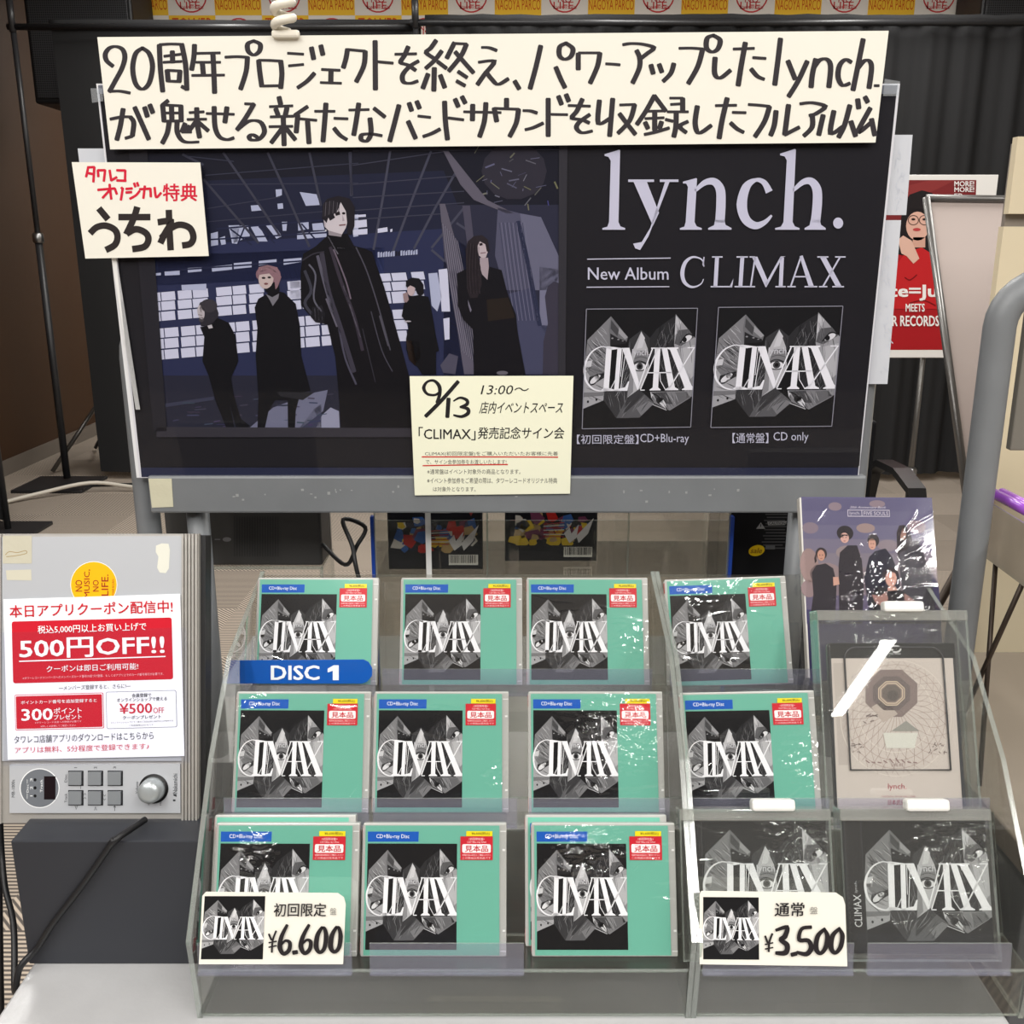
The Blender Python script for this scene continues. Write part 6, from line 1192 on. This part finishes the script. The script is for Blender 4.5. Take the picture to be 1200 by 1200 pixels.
# boxed portrait edition
def portrait_box():
    y, z = ROWS[0]; F0 = Frame((.4285, y + .02, z), (1, 0, 0), (0, ST, CT)); x0, y0 = F0.px(944.5, 700)[0], 0; x1 = F0.px(1100, 700)[0]; h = F0.px(1020, 583)[1]; w_ = x1 - x0; xc = .4285 + (x0 + x1) / 2
    T_ = bpy.data.objects.new('boxed_set', None); COL.objects.link(T_); T_.location = (xc, y + .02, z); T_.rotation_euler = (-TILT, 0, 0); T = as_parent(T_)
    tag(T_, 'tall wrapped box with five musicians under a dusky purple sky in the top row', 'boxed set')
    b = MB(); b.box((-w_ / 2 - .002, .0, 0), (w_ / 2, .012, h), mat('box_card', (206, 202, 196), .5)); b.build('slipcase', T, bevel=.001, local=True)
    F = Frame((-w_ / 2, -.0002, 0), (1, 0, 0), (0, 0, 1)); q0 = quadmap([(92, 88), (1066, 82), (1080, 960), (96, 960)], w_, .152); hh = h - .152
    b = MB(); A = Art(b, F, lambda x, v: (q0(x, v)[0], q0(x, v)[1] + hh), .0002, .00006, .42, .15)
    n = 9; sky = [(84, 80, 112), (90, 86, 116), (98, 94, 120), (108, 102, 122), (118, 110, 122), (124, 112, 118), (118, 104, 112), (92, 84, 108), (60, 56, 92)]
    for i in range(n): ya, yb = 84 + i * 97.4, 84 + (i + 1) * 97.4; A.poly([(93, ya), (1067 + i * 1.5, ya), (1067 + (i + 1) * 1.5, yb + 1), (93, yb + 1)], sky[i])
    A.poly([(96, 960), (1080, 960), (1090, 1350), (98, 1350)], (48, 44, 78)); A.up()
    for cx, cy, rx, ry, c in ((150, 300, 60, 40, (122, 108, 120)), (130, 560, 70, 120, (140, 118, 116)), (340, 150, 50, 30, (128, 112, 122)), (560, 300, 70, 34, (142, 122, 120)), (940, 290, 70, 46, (128, 110, 118)), (655, 130, 60, 26, (128, 112, 122)), (250, 620, 120, 80, (134, 116, 118)), (120, 720, 60, 60, (134, 114, 116)), (720, 420, 80, 40, (128, 116, 124)), (420, 470, 90, 50, (134, 120, 122))): A.ell(cx, cy, rx, ry, c, 14)
    A.up()
    K1, K2, SKN = (38, 34, 42), (30, 30, 46), (190, 146, 130)
    A.poly([(790, 470), (800, 420), (860, 380), (940, 385), (970, 440), (1010, 560), (1050, 680), (1075, 960), (830, 960), (800, 640)], (54, 52, 60)); A.poly([(575, 500), (620, 460), (700, 440), (745, 500), (790, 620), (800, 960), (560, 960), (530, 640)], K2); A.poly([(345, 560), (360, 470), (420, 420), (490, 420), (520, 520), (525, 700), (500, 960), (330, 960)], K1); A.poly([(145, 610), (180, 560), (250, 545), (305, 580), (325, 680), (300, 960), (110, 960), (150, 760)], K1); A.up()
    A.poly([(785, 480), (788, 330), (810, 280), (850, 276), (885, 320), (905, 385), (850, 460), (800, 520)], (44, 36, 42)); A.ell(832, 340, 26, 42, SKN); A.ell(612, 385, 44, 46, (40, 34, 40)); A.ell(405, 335, 62, 52, (32, 27, 34)); A.ell(222, 478, 42, 42, (44, 34, 38)); A.up()
    A.ell(602, 410, 28, 40, SKN); A.ell(400, 368, 32, 36, (198, 156, 146)); A.ell(220, 490, 28, 38, (180, 134, 116)); A.poly([(575, 385), (640, 385), (630, 360), (590, 356)], (40, 34, 40)); A.poly([(352, 345), (455, 345), (440, 360), (400, 352), (365, 372)], (32, 27, 34)); A.poly([(810, 290), (832, 296), (806, 380)], (44, 36, 42)); A.poly([(180, 480), (186, 530), (172, 545), (168, 510)], (44, 34, 38)); A.up()
    for cx, cy in ((822, 335), (845, 335), (594, 408), (612, 408), (388, 366), (410, 366), (210, 488), (230, 488)): A.ell(cx, cy, 5, 3, (40, 30, 32), 8)
    for cx, cy in ((834, 365), (600, 434), (398, 390), (220, 512)): A.ell(cx, cy, 9, 3, (140, 84, 80), 8)
    A.poly([(575, 760), (640, 700), (700, 720), (760, 720), (820, 740), (880, 800), (900, 960), (590, 960)], (30, 28, 34)); A.poly([(800, 470), (850, 450), (830, 620), (800, 560)], (70, 68, 76)); A.poly([(860, 440), (935, 420), (950, 600), (880, 700)], (62, 60, 68)); A.up()
    A.poly([(658, 640), (672, 598), (720, 575), (770, 590), (790, 640), (760, 610), (700, 610), (690, 640)], (44, 32, 38)); A.ell(728, 648, 42, 58, (196, 150, 134)); A.poly([(580, 760), (640, 770), (690, 740), (700, 790), (660, 850), (600, 810)], (150, 112, 104)); A.poly([(820, 750), (880, 790), (940, 840), (900, 860), (820, 830)], (140, 104, 98)); A.poly([(700, 710), (760, 705), (770, 730), (700, 735)], SKN); A.up()
    A.poly([(670, 628), (690, 590), (735, 574), (780, 600), (778, 625), (740, 600), (696, 616)], (44, 32, 38)); A.ell(716, 644, 6, 3.5, (40, 30, 32), 8); A.ell(746, 644, 6, 3.5, (40, 30, 32), 8); A.ell(734, 682, 12, 4, (140, 84, 80), 8)
    A.poly([(300, 640), (340, 640), (345, 690), (300, 700)], SKN); A.stroke([(430, 800), (470, 760)], 16, (90, 88, 96)); A.poly([(1030, 600), (1080, 700), (1085, 960), (1050, 960)], (46, 42, 76)); A.up()
    LT2 = (196, 190, 204); A.rect(430, 172, 744, 177, LT2); A.rect(430, 215, 744, 220, LT2); A.rect(430, 172, 435, 220, LT2); A.rect(740, 172, 744, 220, LT2); A.rect(534, 172, 539, 220, LT2); A.text('lynch.', 446, 184, 524, 212, LT2); A.text('FIVE SOULS', 550, 184, 732, 209, LT2, .012); A.text('20th Anniversary Book', 450, 146, 718, 168, LT2, 0, .5)
    b.build('front_print', T, local=True)
    b = MB(); wrap_mesh(b, w_ - .001, h - .001, -.0018, 15.2, 34, 1.0, (.5, .45), .3, 1.5); b.build('shrink_wrap', T, True, local=True)
portrait_box()

# ------------------------------------------------------------------ tab and price cards on the strips
def tab():
    y, z = ROWS[0]; F = Frame((0, y - .0222, z - .0035), (1, 0, 0), (0, math.sin(R(8)), math.cos(R(8))))
    T = thing('number_tab', 'blue tab with white lettering clipped to the top row strip', 'tab', (F.at(F.px(358, 790)[0], .002)))
    P = lambda pts: [F.at(*F.px(*p)) for p in pts]
    b = MB(); b.prism(P([(281, 774), (426, 773), (432, 776), (436, 783), (436, 792), (430, 799), (424, 801), (281, 801)])[::-1], -F.N * .0012, mat('blue_tab', (20, 88, 178), .3, 0, .5)); b.build('plate', T)
    b = MB(); A = Art(b, F, F.px, .0003, .0001); A.text('DISC', 318, 780, 374, 796.5, (242, 246, 250), .05); A.poly([(384, 783.5), (391, 779.5), (397, 779.5), (397, 797), (390, 797), (390, 786), (384, 788)], (242, 246, 250)); b.build('lettering', T)
tab()
def price_card(label, quad, px, lines, sleeve):
    y, z = ROWS[2]; F = Frame((0, y - .0235, z - .0035), (1, 0, 0), (0, math.sin(R(10)), math.cos(R(10))))
    pts = [F.at(*F.px(*p)) for p in quad]; T = thing('price_card', label, 'price card', (sum(p.x for p in pts) / len(pts), pts[0].y, min(p.z for p in pts)))
    b = MB(); b.prism(pts[::-1], -F.N * .001, PAPER); b.build('card', T)
    b = MB(); A = Art(b, F, F.px, .0003, .00005, .45); B = framed(A, sleeve); sleeve_art(B, 4); A.L = 24; A.crop(*px); KK = (40, 36, 38)
    for k, (p, w_) in enumerate(lines): A.L = 24 + k % 6; A.stroke(p, w_, KK)
    return A, b, T
y6 = [([(462, 655), (474, 682)], 9), ([(496, 640), (480, 685), (476, 740)], 9), ([(462, 695), (498, 688)], 7), ([(462, 716), (498, 708)], 7),
      ([(548, 612), (522, 665), (514, 715), (530, 746), (556, 730), (560, 695), (540, 685), (520, 705)], [14, 20, 24, 18, 20, 18, 12, 10]), ([(576, 741), (594, 738)], 20),
      ([(650, 612), (622, 665), (612, 712), (628, 744), (652, 728), (658, 692), (640, 682), (618, 702)], [14, 20, 24, 18, 20, 18, 12, 10]),
      ([(712, 622), (690, 660), (684, 715), (700, 740), (722, 720), (730, 665), (722, 628), (708, 628)], [14, 22, 24, 16, 20, 22, 16, 12]), ([(780, 620), (758, 660), (752, 715), (768, 738), (790, 718), (798, 665), (790, 626), (776, 626)], [14, 22, 24, 16, 20, 22, 16, 12])]
A, b, T = price_card('cream price card reading 6.600 with a small cover picture, lower left', [(241, 1045.5), (396, 1047), (403, 1052), (405, 1060), (402, 1130), (233, 1130), (237, 1050)], (200, 930, 4), y6, [(240, 1050), (311, 1050), (308, 1124), (235.5, 1124)])
A.L = 24; A.text('初回限定', 486, 510, 730, 572, (40, 36, 38), .02, .05); A.text('盤', 748, 532, 778, 564, (130, 128, 124), .0); b.build('lettering', T)
y3 = [([(332, 560), (340, 582)], 7), ([(356, 552), (346, 580), (344, 612)], 7), ([(332, 588), (358, 582)], 5), ([(332, 603), (358, 598)], 5),
      ([(368, 540), (405, 530), (398, 560), (384, 572), (405, 590), (400, 615), (368, 616)], [10, 14, 18, 14, 18, 18, 12]), ([(420, 622), (436, 618)], 14),
      ([(486, 530), (454, 536), (446, 572), (476, 575), (486, 600), (470, 620), (438, 614)], [12, 12, 14, 14, 18, 16, 10]),
      ([(532, 535), (508, 560), (502, 600), (516, 618), (534, 598), (540, 560), (530, 538)], [10, 16, 18, 12, 16, 16, 10]), ([(582, 533), (558, 558), (552, 598), (566, 616), (584, 596), (590, 558), (580, 536)], [10, 16, 18, 12, 16, 16, 10])]
A, b, T = price_card('cream price card reading 3.500 in front of a monochrome disc', [(822, 1044.5), (980, 1046.5), (988, 1052), (990.5, 1060), (993, 1132.5), (820, 1130), (820, 1048)], (780, 900, 2.857), y3, [(824, 1051), (889, 1051.5), (889.5, 1124.5), (824, 1124)])
A.L = 24; A.text('通常', 365, 448, 462, 494, (40, 36, 38), .025, .05); A.text('盤', 482, 462, 508, 486, (130, 128, 124), 0); b.build('lettering', T)
